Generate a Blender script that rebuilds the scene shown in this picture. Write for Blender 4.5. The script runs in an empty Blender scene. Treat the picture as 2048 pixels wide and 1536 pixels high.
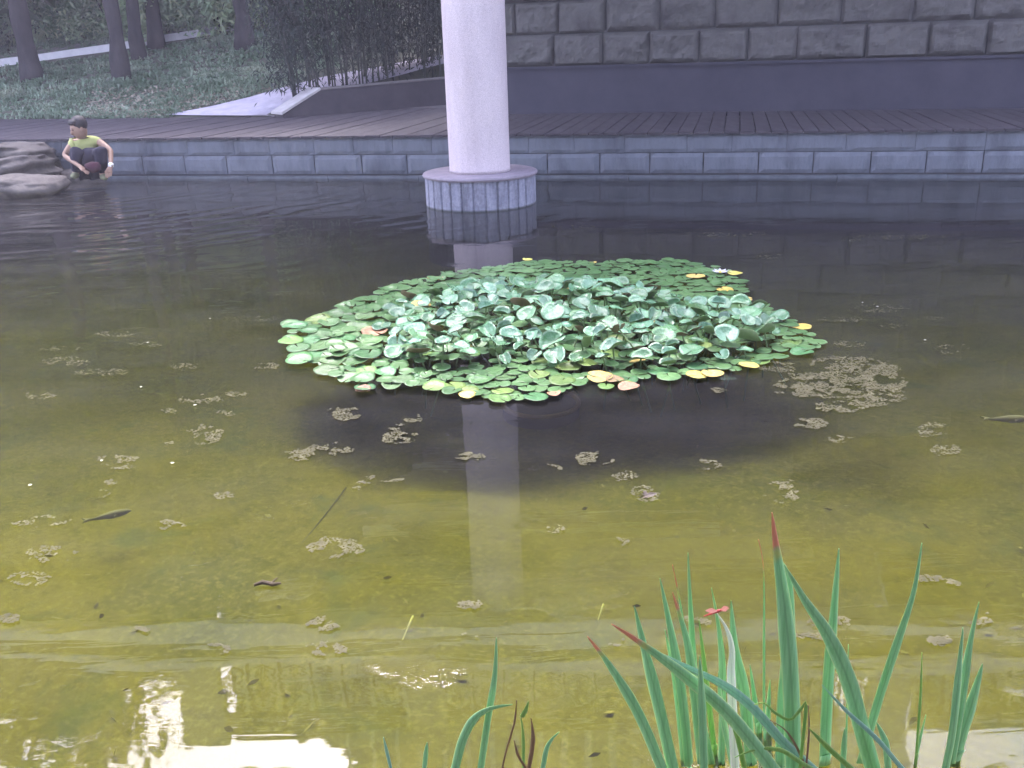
import bpy, bmesh, math, random
from mathutils import Vector, Matrix, noise
random.seed(7)
RND = random.random
def U(a, b): return a + (b - a) * random.random()
R = math.radians
SC = bpy.context.scene
COL = SC.collection

# ------------------------------------------------------------ camera
F = 1900.0; H = 1.37                       # focal length in photo pixels, eye height over the water
PITCH = 90 - math.degrees(math.atan(688 / 1900)); ROLL = -1.9
CM = Matrix.Rotation(R(PITCH), 3, 'X') @ Matrix.Rotation(R(ROLL), 3, 'Z')
cam_d = bpy.data.cameras.new('camera'); cam = bpy.data.objects.new('camera', cam_d); COL.objects.link(cam)
cam_d.sensor_width = 36; cam_d.lens = F / 2048 * 36; cam_d.clip_start = 0.05; cam_d.clip_end = 2000
cam.matrix_world = Matrix.Translation((0, 0, H)) @ CM.to_4x4()
SC.camera = cam

# ------------------------------------------------------------ sky, sun, exposure
SUN_EL, SUN_AZ = 54, -12                   # azimuth: compass direction the sun stands in, from +Y clockwise
w = bpy.data.worlds.new('World'); SC.world = w; w.use_nodes = True
nt = w.node_tree; nt.nodes.clear()
sky = nt.nodes.new('ShaderNodeTexSky'); sky.sky_type = 'NISHITA'; sky.sun_disc = False
sky.sun_elevation = R(SUN_EL); sky.sun_rotation = R(SUN_AZ)
sky.air_density = 1.0; sky.dust_density = 4.0; sky.ozone_density = 2.0
hs = nt.nodes.new('ShaderNodeHueSaturation'); hs.inputs['Saturation'].default_value = 0.62
bg = nt.nodes.new('ShaderNodeBackground'); bg.inputs['Strength'].default_value = 0.15
out = nt.nodes.new('ShaderNodeOutputWorld')
nt.links.new(sky.outputs[0], hs.inputs['Color']); tint = nt.nodes.new('ShaderNodeMix'); tint.data_type = 'RGBA'; tint.blend_type = 'MULTIPLY'; tint.inputs[0].default_value = 1; tint.inputs[7].default_value = (.99, .955, 1.07, 1)
nt.links.new(hs.outputs[0], tint.inputs[6]); nt.links.new(tint.outputs[2], bg.inputs[0]); nt.links.new(bg.outputs[0], out.inputs[0])
sd = bpy.data.lights.new('sun', 'SUN'); sd.energy = 0.7; sd.angle = R(20); sd.color = (1, .97, .95)
so = bpy.data.objects.new('sun', sd); COL.objects.link(so)
az, el = R(SUN_AZ), R(SUN_EL)
sdir = Vector((math.sin(az) * math.cos(el), math.cos(az) * math.cos(el), math.sin(el)))
so.rotation_euler = sdir.to_track_quat('Z', 'Y').to_euler(); so.location = (0, -5, 20)
SC.view_settings.view_transform = 'Standard'; SC.view_settings.look = 'None'
SC.view_settings.exposure = 3.3; SC.view_settings.gamma = 1
SC.cycles.max_bounces = 8; SC.cycles.transparent_max_bounces = 16

# ------------------------------------------------------------ photo geometry -> world
def ray(x, y): return CM @ Vector(((x - 1024) / F, (768 - y) / F, -1))
def P(x, y, z=0.0):
    d = ray(x, y); t = (z - H) / d.z
    return Vector((0, 0, H)) + d * t
def V(x, y, p0, ang=0.0, refl=False):
    d = ray(x, y); o = Vector((0, 0, H))
    if refl: d = Vector((d.x, d.y, -d.z)); o = -o
    n = Vector((-math.sin(ang), math.cos(ang)))
    t = (n.x * p0[0] + n.y * p0[1]) / (n.x * d.x + n.y * d.y)
    return o + d * t
FA = R(-3.0); BLOCK_Y = 3.4
def FAC(x, y, dy=0.0): return V(x, y, (0, 8.1 + dy), FA, True)      # a point of the gallery front, found by its mirror image

# ------------------------------------------------------------ materials
def nodes(name):
    m = bpy.data.materials.new(name); m.use_nodes = True
    return m, m.node_tree, m.node_tree.nodes['Principled BSDF']
def N(t, ty, **kw):
    n = t.nodes.new(ty)
    for k, v in kw.items(): setattr(n, k, v)
    return n
def mix(t, fac, a, b, blend='MIX'):
    n = N(t, 'ShaderNodeMix', data_type='RGBA', blend_type=blend)
    for s, v in ((0, fac), (6, a), (7, b)):
        if isinstance(v, (int, float, tuple)): n.inputs[s].default_value = v if s == 0 else (*v[:3], 1)
        else: t.links.new(v, n.inputs[s])
    return n.outputs[2]
def coord(t, scale=(1, 1, 1), rot=(0, 0, 0)):
    c = N(t, 'ShaderNodeTexCoord'); mp = N(t, 'ShaderNodeMapping')
    mp.inputs['Scale'].default_value = scale; mp.inputs['Rotation'].default_value = rot
    t.links.new(c.outputs['Object'], mp.inputs[0]); return mp.outputs[0]
def ntex(t, vec, scale, detail=5, rough=.6, dist=0):
    n = N(t, 'ShaderNodeTexNoise'); n.inputs['Scale'].default_value = scale; n.inputs['Detail'].default_value = detail
    n.inputs['Roughness'].default_value = rough; n.inputs['Distortion'].default_value = dist
    t.links.new(vec, n.inputs['Vector']); return n.outputs['Fac']
def ramp(t, fac, stops):
    r = N(t, 'ShaderNodeValToRGB'); e = r.color_ramp.elements
    while len(e) < len(stops): e.new(0.5)
    for el_, (p, c) in zip(e, stops):
        el_.position = p; el_.color = (*c, 1) if not isinstance(c, (int, float)) else (c, c, c, 1)
    t.links.new(fac, r.inputs[0]); return r.outputs[0]
def mat(name, c1, c2=None, scale=6, rough=.8, bump=.3, bscale=None, c3=None, stretch=(1, 1, 1), spec=.5, objrand=0):
    m, t, b = nodes(name)
    c2 = c2 or c1; v = coord(t, stretch)
    st = [(.32, c1), (.68, c2)] if c3 is None else [(.3, c1), (.52, c2), (.72, c3)]
    col = ramp(t, ntex(t, v, scale), st)
    if objrand:
        oi = N(t, 'ShaderNodeObjectInfo'); h = N(t, 'ShaderNodeHueSaturation')
        mr = N(t, 'ShaderNodeMapRange'); mr.inputs[3].default_value = 1 - objrand; mr.inputs[4].default_value = 1 + objrand
        t.links.new(oi.outputs['Random'], mr.inputs[0]); t.links.new(mr.outputs[0], h.inputs['Value'])
        mr2 = N(t, 'ShaderNodeMapRange'); mr2.inputs[3].default_value = .47; mr2.inputs[4].default_value = .515
        mul = N(t, 'ShaderNodeMath', operation='FRACT'); m7 = N(t, 'ShaderNodeMath', operation='MULTIPLY'); m7.inputs[1].default_value = 7.3
        t.links.new(oi.outputs['Random'], m7.inputs[0]); t.links.new(m7.outputs[0], mul.inputs[0]); t.links.new(mul.outputs[0], mr2.inputs[0])
        t.links.new(mr2.outputs[0], h.inputs['Hue']); t.links.new(col, h.inputs['Color']); col = h.outputs[0]
    t.links.new(col, b.inputs['Base Color'])
    b.inputs['Roughness'].default_value = rough; b.inputs['Specular IOR Level'].default_value = spec
    if bump:
        bp = N(t, 'ShaderNodeBump'); bp.inputs['Strength'].default_value = bump; bp.inputs['Distance'].default_value = .02
        t.links.new(ntex(t, v, bscale or scale * 4, 8, .7), bp.inputs['Height']); t.links.new(bp.outputs[0], b.inputs['Normal'])
    return m

# ------------------------------------------------------------ mesh helpers
class MB:
    def __init__(s): s.v = []; s.f = []; s.mi = []; s.att = {}
    def add(s, vs, fs, mi=0):
        k = len(s.v); s.v += [tuple(v) for v in vs]; s.f += [tuple(i + k for i in f) for f in fs]; s.mi += [mi] * len(fs)
        return k
    def box(s, lo, hi, M=None, mi=0):
        vs = [Vector((x, y, z)) for x in (lo[0], hi[0]) for y in (lo[1], hi[1]) for z in (lo[2], hi[2])]
        if M: vs = [M @ v for v in vs]
        s.add(vs, [(0, 1, 3, 2), (4, 6, 7, 5), (0, 4, 5, 1), (2, 3, 7, 6), (0, 2, 6, 4), (1, 5, 7, 3)], mi)
    def prism(s, poly, off, mi=0):
        n = len(poly); off = Vector(off); a = [Vector(p) for p in poly]
        s.add(a + [p + off for p in a], [tuple(range(n))[::-1], tuple(range(n, 2 * n))] + [(i, (i + 1) % n, n + (i + 1) % n, n + i) for i in range(n)], mi)
    def tube(s, pts, rad, seg=8, cap=True, mi=0):
        pts = [Vector(p) for p in pts]; n = len(pts)
        if not hasattr(rad, '__len__'): rad = [rad] * n
        vs = []; up = Vector((0, 0, 1)); prev = None
        for i, p in enumerate(pts):
            d = (pts[min(i + 1, n - 1)] - pts[max(i - 1, 0)]).normalized()
            a = d.orthogonal().normalized() if prev is None else (prev - d * prev.dot(d)).normalized()
            prev = a; b = d.cross(a)
            vs += [p + (a * math.cos(t) + b * math.sin(t)) * rad[i] for t in [2 * math.pi * k / seg for k in range(seg)]]
        fs = [(i * seg + k, i * seg + (k + 1) % seg, (i + 1) * seg + (k + 1) % seg, (i + 1) * seg + k) for i in range(n - 1) for k in range(seg)]
        if cap: fs += [tuple(range(seg))[::-1], tuple(range((n - 1) * seg, n * seg))]
        s.add(vs, fs, mi)
    def lathe(s, prof, c, seg=64, mi=0):
        n = len(prof); vs = [(c[0] + r * math.cos(2 * math.pi * k / seg), c[1] + r * math.sin(2 * math.pi * k / seg), c[2] + z) for r, z in prof for k in range(seg)]
        fs = [(i * seg + k, i * seg + (k + 1) % seg, (i + 1) * seg + (k + 1) % seg, (i + 1) * seg + k) for i in range(n - 1) for k in range(seg)]
        fs += [tuple(range(seg))[::-1], tuple(range((n - 1) * seg, n * seg))]
        s.add(vs, fs, mi)
    def mesh(s, name, mats, smooth=False):
        me = bpy.data.meshes.new(name); me.from_pydata(s.v, [], s.f)
        for m in (mats if isinstance(mats, (list, tuple)) else [mats]): me.materials.append(m)
        if any(s.mi): me.polygons.foreach_set('material_index', s.mi)
        if smooth: me.polygons.foreach_set('use_smooth', [True] * len(me.polygons))
        for k, vals in s.att.items():
            a = me.attributes.new(k, 'FLOAT', 'POINT'); a.data.foreach_set('value', vals)
        me.update(); return me
    def build(s, name, mats, parent=None, smooth=False, loc=None):
        if loc is not None: s.v = [(a - loc[0], b - loc[1], c - loc[2]) for a, b, c in s.v]
        me = s.mesh(name, mats, smooth); o = bpy.data.objects.new(name, me); COL.objects.link(o)
        if loc is not None and parent is None: o.location = loc
        if parent: o.parent = parent
        return o
def tag(o, label=None, cat=None, group=None, kind=None):
    for k, v in (('label', label), ('category', cat), ('group', group), ('kind', kind)):
        if v: o[k] = v
    return o
def empty(name, loc, label, cat, group=None):
    o = bpy.data.objects.new(name, None); COL.objects.link(o); o.location = loc; o.empty_display_size = .1
    return tag(o, label, cat, group)
def sub(mb, name, mats, root, smooth=False):          # a part given in world coordinates, put under its thing
    L = root.location
    mb.v = [(a - L[0], b - L[1], c - L[2]) for a, b, c in mb.v]
    o = mb.build(name, mats, root, smooth); return o
def nz(x, y, z, s=1.0): return noise.noise(Vector((x * s, y * s, z * s)))
def fbm(x, y, z, s=1.0): return nz(x, y, z, s) + .5 * nz(x, y, z, s * 2.1) + .25 * nz(x, y, z, s * 4.3)

# ============================================================ WATER AND POND BED
def water_mat():
    m = bpy.data.materials.new('pond_water'); m.use_nodes = True; t = m.node_tree; t.nodes.clear()
    o = N(t, 'ShaderNodeOutputMaterial'); mx = N(t, 'ShaderNodeMixShader'); tr = N(t, 'ShaderNodeBsdfTransparent'); gl = N(t, 'ShaderNodeBsdfGlossy')
    gl.inputs['Roughness'].default_value = .02; tr.inputs[0].default_value = (1, 1, 1, 1)
    fr = N(t, 'ShaderNodeFresnel'); fr.inputs['IOR'].default_value = 1.44
    v = coord(t)
    # long low swell, finer wind ripple, and rings spreading from the person's hands
    a = ntex(t, coord(t, (.5, 1.5, 1), (0, 0, R(-8))), 2.2, 2, .5)
    b1 = ntex(t, coord(t, (.6, 3.0, 1), (0, 0, R(-14))), 5.0, 3, .5, .6)
    dist = N(t, 'ShaderNodeVectorMath', operation='DISTANCE'); dist.inputs[1].default_value = tuple(RIPPLE)
    t.links.new(v, dist.inputs[0])
    def M(op, x, y=None):
        n = N(t, 'ShaderNodeMath', operation=op)
        for i, q in enumerate((x, y)):
            if q is None: continue
            if isinstance(q, (int, float)): n.inputs[i].default_value = q
            else: t.links.new(q, n.inputs[i])
        return n.outputs[0]
    dd = M('ADD', dist.outputs['Value'], M('MULTIPLY', ntex(t, v, 1.3, 2), .5))
    ring = M('SINE', M('MULTIPLY', dd, 24.0))
    fall = N(t, 'ShaderNodeMapRange'); fall.inputs[1].default_value = 6.5; fall.inputs[2].default_value = 1.0
    fall.inputs[3].default_value = 0; fall.inputs[4].default_value = 1; t.links.new(dist.outputs['Value'], fall.inputs[0])
    patchy = ramp(t, ntex(t, v, .9, 2), [(.42, 0), (.62, 1)])
    ringh = M('MULTIPLY', M('MULTIPLY', ring, fall.outputs[0]), patchy)
    # surface film: patches where the skin of the water is wrinkled
    film = ramp(t, ntex(t, coord(t, (1, 1.6, 1)), 2.3, 3, .6), [(.60, 0), (.68, 1)])
    wrk = M('MULTIPLY', ntex(t, coord(t, (1, 1.8, 1)), 38, 3, .6), film)
    h = M('ADD', M('ADD', M('MULTIPLY', a, .10), M('MULTIPLY', b1, .012)), M('ADD', M('MULTIPLY', ringh, .24), M('MULTIPLY', wrk, .075)))
    bp = N(t, 'ShaderNodeBump'); bp.inputs['Strength'].default_value = 1; bp.inputs['Distance'].default_value = .022
    t.links.new(h, bp.inputs['Height'])
    t.links.new(bp.outputs[0], gl.inputs['Normal']); t.links.new(bp.outputs[0], fr.inputs['Normal'])
    t.links.new(fr.outputs[0], mx.inputs[0]); t.links.new(tr.outputs[0], mx.inputs[1]); t.links.new(gl.outputs[0], mx.inputs[2])
    df = N(t, 'ShaderNodeBsdfDiffuse'); df.inputs[0].default_value = (.34, .33, .36, 1); mf = N(t, 'ShaderNodeMixShader')    # faint pale veil mixed in to lift the dark water like glare
    t.links.new(ramp(t, ntex(t, coord(t, (1, 2.2, 1)), 1.6, 6, .65), [(.3, .015), (.7, .045)]), mf.inputs[0]); t.links.new(mx.outputs[0], mf.inputs[1]); t.links.new(df.outputs[0], mf.inputs[2]); t.links.new(mf.outputs[0], o.inputs[0])
    va = N(t, 'ShaderNodeVolumeAbsorption'); va.inputs['Color'].default_value = (.53, .57, .22, 1); va.inputs['Density'].default_value = 2.0
    t.links.new(va.outputs[0], o.inputs[1])
    return m
RIPPLE = P(185, 372)
def strip_grid(name, x0, x1, y0, y1, nx, ny, zf, m, kind='structure', smooth=True):
    mb = MB(); vs = []
    for j in range(ny + 1):
        for i in range(nx + 1):
            x = x0 + (x1 - x0) * i / nx; y = y0 + (y1 - y0) * j / ny
            vs.append((x, y, zf(x, y)))
    mb.add(vs, [(j * (nx + 1) + i, j * (nx + 1) + i + 1, (j + 1) * (nx + 1) + i + 1, (j + 1) * (nx + 1) + i) for j in range(ny) for i in range(nx)])
    o = mb.build(name, m, None, smooth); o['kind'] = kind; return o
wb = MB(); wb.box((-22, -1.5, -1.2), (22, 17, 0)); o = wb.build('pond_water', water_mat()); o['kind'] = 'structure'
def bed_mat():
    m, t, b = nodes('pond_bed')
    v = coord(t)
    c = ramp(t, ntex(t, v, 1.1, 6, .6), [(.3, (.145, .15, .030)), (.5, (.215, .20, .034)), (.7, (.27, .24, .040))])
    g = ramp(t, ntex(t, v, 13, 6, .75), [(.38, (.45, .5, .4)), (.5, (1, 1, 1)), (.66, (1.0, 1.0, 1.0))])
    f = ramp(t, ntex(t, coord(t, (1, 1, 1), (0, 0, .6)), 42, 3, .7), [(.5, 0), (.85, 1)])
    col = mix(t, .32, c, g, 'MULTIPLY'); col = mix(t, f, col, (.34, .31, .07))
    blotch = ramp(t, ntex(t, v, 2.6, 5, .65, .4), [(.56, 0), (.70, .6)])
    col = mix(t, blotch, col, (.13, .16, .06))
    t.links.new(col, b.inputs['Base Color']); b.inputs['Roughness'].default_value = 1; b.inputs['Specular IOR Level'].default_value = 0
    return m
BED = -.33
strip_grid('pond_bed', -22, 22, -1.5, 18, 120, 60, lambda x, y: BED - max(0, y - 3.2) * .03 + .03 * fbm(x, y, 0, .8), bed_mat())
near = strip_grid('near_bank', -22, 22, -8, 1.25, 120, 40, lambda x, y: .10 + .10 * fbm(x, y, 3, .9) - max(0, (y - .55)) ** 2 * 1.2,
    mat('bank_soil', (.05, .045, .03), (.09, .08, .05), 5, .95, .6, c3=(.05, .07, .03)))

# ============================================================ QUAY WALL, BOARDWALK
S = .652
w0 = P(230, 357); w1 = P(2048, 355); WA = math.atan2(w1.y - w0.y, w1.x - w0.x)
WD = Vector((math.cos(WA), math.sin(WA), 0)); WN = Vector((-math.sin(WA), math.cos(WA), 0))   # along / away from viewer
W0 = Vector((w0.x, w0.y, 0))
def WP(s, d, z): return W0 + WD * s + WN * d + Vector((0, 0, z))
DZ = .455
stone_q = mat('quay_stone', (.080, .088, .110), (.14, .153, .185), 4, .85, .6, 40, c3=(.11, .12, .147), stretch=(1, 1, .35), objrand=.0)
joint_m = mat('joint_mortar', (.075, .072, .08), (.095, .092, .10), 12, .95, .3)
def rough_block(mb, s0, s1, z0, z1, pos, depth=.12, bulge=.012, amp=.006, nx=10, nz_=5, seed=0, mi=0, bev=.05):
    # a stone with its dressed face towards the viewer; pos(s, d, z) places it
    vs = []; e = .012
    for j in range(nz_ + 1):
        for i in range(nx + 1):
            u = i / nx; v = j / nz_; s = s0 + (s1 - s0) * u; z = z0 + (z1 - z0) * v
            edge = min(u * (s1 - s0), (1 - u) * (s1 - s0), v * (z1 - z0), (1 - v) * (z1 - z0))
            k = min(1, edge / bev)
            d = -bulge * k - amp * (1.5 * k * fbm(s, z, seed, 5.5) + .7 * k * abs(nz(s, z, seed, 13))) + (e if edge < 1e-6 else 0)
            vs.append(pos(s, d, z))
    k0 = len(vs)
    vs += [pos(s0, depth, z0), pos(s1, depth, z0), pos(s1, depth, z1), pos(s0, depth, z1)]
    fs = [(j * (nx + 1) + i, j * (nx + 1) + i + 1, (j + 1) * (nx + 1) + i + 1, (j + 1) * (nx + 1) + i) for j in range(nz_) for i in range(nx)]
    a, b, c, d = 0, nx, (nz_ + 1) * (nx + 1) - 1, nz_ * (nx + 1)
    fs += [tuple([k0, k0 + 1] + list(range(nx, -1, -1))), tuple([k0 + 2, k0 + 3] + [d + i for i in range(nx + 1)]),
           tuple([k0 + 3, k0] + [j * (nx + 1) for j in range(nz_ + 1)]), tuple([k0 + 1, k0 + 2] + [j * (nx + 1) + nx for j in range(nz_, -1, -1)])]
    mb.add(vs, fs, mi)
qw = empty('quay_wall', WP(6, 0, 0), 'grey stone block quay wall along the far side of the pond', 'wall')
low = MB(); upc = MB(); core = MB(); led = MB()
s = -9.0
while s < 22:
    L_ = U(.50, .56); rough_block(low, s, s + L_ - .012, .045, .245, WP, .1, .008, .004, seed=int(s * 10)); s += L_
s = -9.2
while s < 22:
    L_ = U(.42, .66); rough_block(upc, s, s + L_ - .004, .253, .430, WP, .1, .003, .002, nx=6, seed=int(s * 9) + 50); s += L_
M4 = Matrix.Translation(W0) @ Matrix.Rotation(WA, 4, 'Z')
core.box((-9.2, .03, -.8), (22, .5, .425), M4)
s = -9.0
while s < 22:
    L_ = U(.9, 1.3); led.box((s, -.05, -.5), (s + L_ - .006, .028, .028 + U(-.003, .003)), M4); s += L_
sub(core, 'mortar_core', joint_m, qw); sub(low, 'lower_course', stone_q, qw); sub(upc, 'upper_course', stone_q, qw)
sub(led, 'footing_ledge', mat('wet_stone', (.07, .08, .10), (.12, .135, .16), 9, .6, .4), qw)
# boardwalk: planks laid square to the wall
wood = mat('weathered_planks', (.035, .028, .038), (.065, .055, .068), 9, .75, .35, 40, stretch=(1, .25, 1))
bw = MB(); s = -9.0
PL = P(1020, 228, DZ); PRt = P(2048, 216, DZ)
while s < 22:
    w_ = .150
    bw.box((s, -.035 + U(-.004, .004), DZ - .022), (s + w_ - .011, 4.2, DZ + U(-.003, .003)), M4); s += w_
o = bw.build('boardwalk', wood); o['kind'] = 'structure'
pv = MB(); pv.box((-30, .32, .2), (30, 12, DZ - .05), M4)
o = pv.build('promenade', mat('promenade_paving', (.10, .085, .095), (.16, .14, .155), 5, .9, .3)); o['kind'] = 'structure'
pv = MB(); pv.box((-30, 4.2, DZ - .045), (30, 11, DZ + .004), M4)
o = pv.build('paving', bpy.data.materials['promenade_paving']); o['kind'] = 'structure'

# ============================================================ STONE BUILDING WALL (behind the boardwalk)
BA = math.atan2(PRt.y - PL.y, PRt.x - PL.x); BD = Vector((math.cos(BA), math.sin(BA), 0)); BN = Vector((-math.sin(BA), math.cos(BA), 0))
B0 = Vector((PL.x, PL.y, 0)); B4 = Matrix.Translation(B0) @ Matrix.Rotation(BA, 4, 'Z')
def BP(s, d, z): return B0 + BD * s + BN * d + Vector((0, 0, z))
def bz(x, y): return V(x, y, (B0.x, B0.y), BA).z
zt = bz(1500, 128)
sw = empty('stone_wall', BP(3, 0, DZ), 'tall rock-faced stone block wall above a smooth dark plinth', 'wall')
pl = MB(); pl.box((-.75, 0, DZ - .1), (12, .5, zt), B4)
pl.box((-.78, -.035, zt + .001), (12.02, .5, zt + .03), B4)
sub(pl, 'plinth', mat('dark_plinth', (.030, .028, .048), (.045, .042, .065), 3, .7, .15), sw)
rs = MB(); cc = MB(); cc.box((-.70, .075, zt + .03), (12, .5, 6.4), B4); z = zt + .034; k = 0
while z < 6.3:
    h = .385; s = -.72 + (.2 if k % 2 else 0)
    if k % 2: rough_block(rs, -.72, -.53, z, z + h - .014, lambda s, d, z: BP(s, d + .06, z), .2, .03, .014, 6, 8, k)
    while s < 12:
        L_ = min(U(.55, .8), 12.05 - s)
        q = .03 + U(.0, .035)
        rough_block(rs, s, s + L_ - .009, z, z + h - .008, lambda s, d, z: BP(s, d + .06, z), .2, q, U(.020, .036), 22, 13, int(s * 31) + k * 17, bev=U(.02, .07)); s += L_
        if L_ < .3: break
    z += h; k += 1
sub(cc, 'mortar_core', joint_m, sw)
sub(rs, 'rock_faced_blocks', mat('rock_face', (.075, .070, .072), (.115, .110, .108), 2.6, .9, .7, 30, c3=(.092, .087, .088)), sw)
# ---- low wall with a sloping end, and its pale coping
a0 = P(568, 236, DZ); a1 = P(895, 210, DZ); LA = math.atan2(a1.y - a0.y, a1.x - a0.x)
L0 = Vector((a0.x, a0.y, 0)); LD = Vector((math.cos(LA), math.sin(LA), 0)); LN = Vector((-math.sin(LA), math.cos(LA), 0))
def lv(x, y): return V(x, y, (a0.x, a0.y), LA)
lt = lv(640, 181); sx = (lt - L0).dot(LD); lz = lt.z; lz2 = lv(895, 158).z; sl = (lv(895, 158) - L0).dot(LD)
lw = empty('low_wall', a0, 'low dark planter wall with a sloping pale end in front of the bamboo', 'wall')
b_ = MB(); e3 = sl + 3; ze = lz + (lz2 - lz) * (e3 - sx) / (sl - sx)
face = [L0 + Vector((0, 0, DZ - .05)), L0 + LD * e3 + Vector((0, 0, DZ - .05)), L0 + LD * e3 + Vector((0, 0, ze)), L0 + LD * sx + Vector((0, 0, lz)), L0 + Vector((0, 0, DZ + .04))]
b_.prism(face, LN * .30)
sub(b_, 'wall_face', mat('planter_wall', (.045, .038, .05), (.07, .06, .075), 4, .85, .25), lw)
c_ = MB(); q0 = L0 + Vector((0, 0, DZ + .045)) - LN * .0 - LD * .03; q1 = L0 + LD * sx + Vector((0, 0, lz + .005))
up = Vector((0, 0, .035))
c_.add([q0 - LN * .02, q0 + LN * .34, q1 + LN * .34, q1 - LN * .02, q0 - LN * .02 + up, q0 + LN * .34 + up, q1 + LN * .34 + up, q1 - LN * .02 + up],
       [(0, 1, 2, 3), (7, 6, 5, 4), (0, 4, 5, 1), (1, 5, 6, 2), (2, 6, 7, 3), (3, 7, 4, 0)])
sub(c_, 'sloping_coping', mat('pale_coping', (.38, .35, .36), (.5, .47, .48), 8, .85, .2), lw)
c_ = MB(); q2 = L0 + LD * e3 + Vector((0, 0, ze + .005))
c_.add([q1 - LN * .02, q1 + LN * .34, q2 + LN * .34, q2 - LN * .02, q1 - LN * .02 + up * .5, q1 + LN * .34 + up * .5, q2 + LN * .34 + up * .5, q2 - LN * .02 + up * .5],
       [(0, 1, 2, 3), (7, 6, 5, 4), (0, 4, 5, 1), (1, 5, 6, 2), (2, 6, 7, 3), (3, 7, 4, 0)])
sub(c_, 'top_coping', mat('wall_top', (.13, .115, .12), (.19, .17, .18), 8, .85, .2), lw)

# ============================================================ HILL
e0 = P(0, 240, DZ); e1 = P(430, 236, DZ); EA = math.atan2(e1.y - e0.y, e1.x - e0.x); EN = Vector((-math.sin(EA), math.cos(EA)))
def hill(x, y):
    s_ = (x - e0.x) * EN.x + (y - e0.y) * EN.y
    if s_ < 0: return DZ - .06 + .25 * max(s_, -1)
    if x > L0.x - .1 and (x - L0.x) * LN.x + (y - L0.y) * LN.y < .5: return DZ - .3
    z = DZ - .03 + .23 * s_ + .03 * fbm(x, y, 0, .8) * min(1, s_)
    if s_ > 9: z += .18 * (s_ - 9)
    return z
def T(x, y):                                            # where a photo point meets the hillside
    d = ray(x, y); t = 9.0
    while t < 70:
        p = Vector((0, 0, H)) + d * t
        s_ = (p.x - e0.x) * EN.x + (p.y - e0.y) * EN.y
        if s_ > 0 and p.z < hill(p.x, p.y): return p
        t += .03
    return p
hm = mat('hill_soil', (.055, .06, .045), (.09, .09, .065), 3, .95, .6, c3=(.05, .07, .045))
strip_grid('hillside', -45, 30, 12, 75, 190, 160, hill, hm)
# winding path of pale paving
pm = mat('pale_path', (.40, .37, .46), (.54, .50, .60), 6, .9, .2)
def path(name, left, right, m, n=10, up=.02, kind='structure'):
    mb = MB(); vs = []
    def samp(l, t):
        t *= len(l) - 1; i = min(int(t), len(l) - 2); return Vector(l[i]).lerp(Vector(l[i + 1]), t - i)
    for i in range(n * 4 + 1):
        a = samp(left, i / (n * 4)); b = samp(right, i / (n * 4))
        for j in range(7):
            q = a.lerp(b, j / 6); vs.append((q.x, q.y, hill(q.x, q.y) + up))
    mb.add(vs, [(i * 7 + j, i * 7 + j + 1, (i + 1) * 7 + j + 1, (i + 1) * 7 + j) for i in range(n * 4) for j in range(6)])
    o = mb.build(name, m, None, True); o['kind'] = kind; return o
path('garden_path', [T(330, 233), T(420, 216), T(500, 197), T(590, 171), T(680, 150), T(900, 110)],
     [T(560, 235), T(600, 212), T(630, 196), T(680, 180), T(760, 166), T(960, 140)], pm)
# kerb (pale line) crossing the hill
kl = [T(-120, 150), T(0, 133), T(85, 122), T(240, 100), T(330, 84), T(400, 73), T(470, 60), T(520, 57), T(570, 49), T(640, 40)]
kb = MB()
vs = []
for q in kl:
    for dx, dz in ((0, -.05), (0, .13), (.22, .15), (.22, -.05)):
        vs.append((q.x + EN.x * dx, q.y + EN.y * dx, hill(q.x, q.y) + dz))
kb.add(vs, [(i * 4 + j, i * 4 + (j + 1) % 4, (i + 1) * 4 + (j + 1) % 4, (i + 1) * 4 + j) for i in range(len(kl) - 1) for j in range(4)])
o = kb.build('path_kerb', mat('pale_kerb', (.62, .6, .64), (.74, .72, .75), 8, .8, .1)); tag(o, 'thin pale kerb line running across the wooded hillside', 'kerb')
kr = [q + Vector((EN.x, EN.y, 0)) * .17 for q in kl]; kr2 = [q + Vector((EN.x, EN.y, 0)) * 1.1 for q in kl]
path('upper_path', kr2, kr, mat('hill_path', (.16, .15, .15), (.24, .22, .22), 4, .95, .3), up=.03)

def leafmat(name, c1, c2, c3, scale=1.3, rough=.6):
    return mat(name, c1, c2, scale, rough, 0, c3=c3)
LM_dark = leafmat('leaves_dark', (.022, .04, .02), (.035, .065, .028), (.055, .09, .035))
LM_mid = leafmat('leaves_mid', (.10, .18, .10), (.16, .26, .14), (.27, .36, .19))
LM_pale = leafmat('leaves_pale', (.17, .25, .15), (.28, .37, .22), (.48, .50, .28), 2.0)
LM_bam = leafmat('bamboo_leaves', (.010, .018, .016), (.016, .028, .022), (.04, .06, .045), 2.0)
BARK = mat('tree_bark', (.018, .015, .02), (.05, .043, .045), 6, .95, 1.0, 25, stretch=(1, 1, .3))
def leaf(mb, p, L, W, d=None, droop=.3):
    d = d or Vector((U(-1, 1), U(-1, 1), U(-.7, .6)))
    if d.length < .01: d = Vector((1, 0, 0))
    d.normalize(); s_ = d.cross(Vector((U(-1, 1), U(-1, 1), U(.2, 1)))).normalized() * W * .5
    t_ = p + d * L + Vector((0, 0, -droop * L)); m_ = p + d * L * .5
    mb.add([p, m_ + s_, t_, m_ - s_], [(0, 1, 2, 3)])
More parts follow.
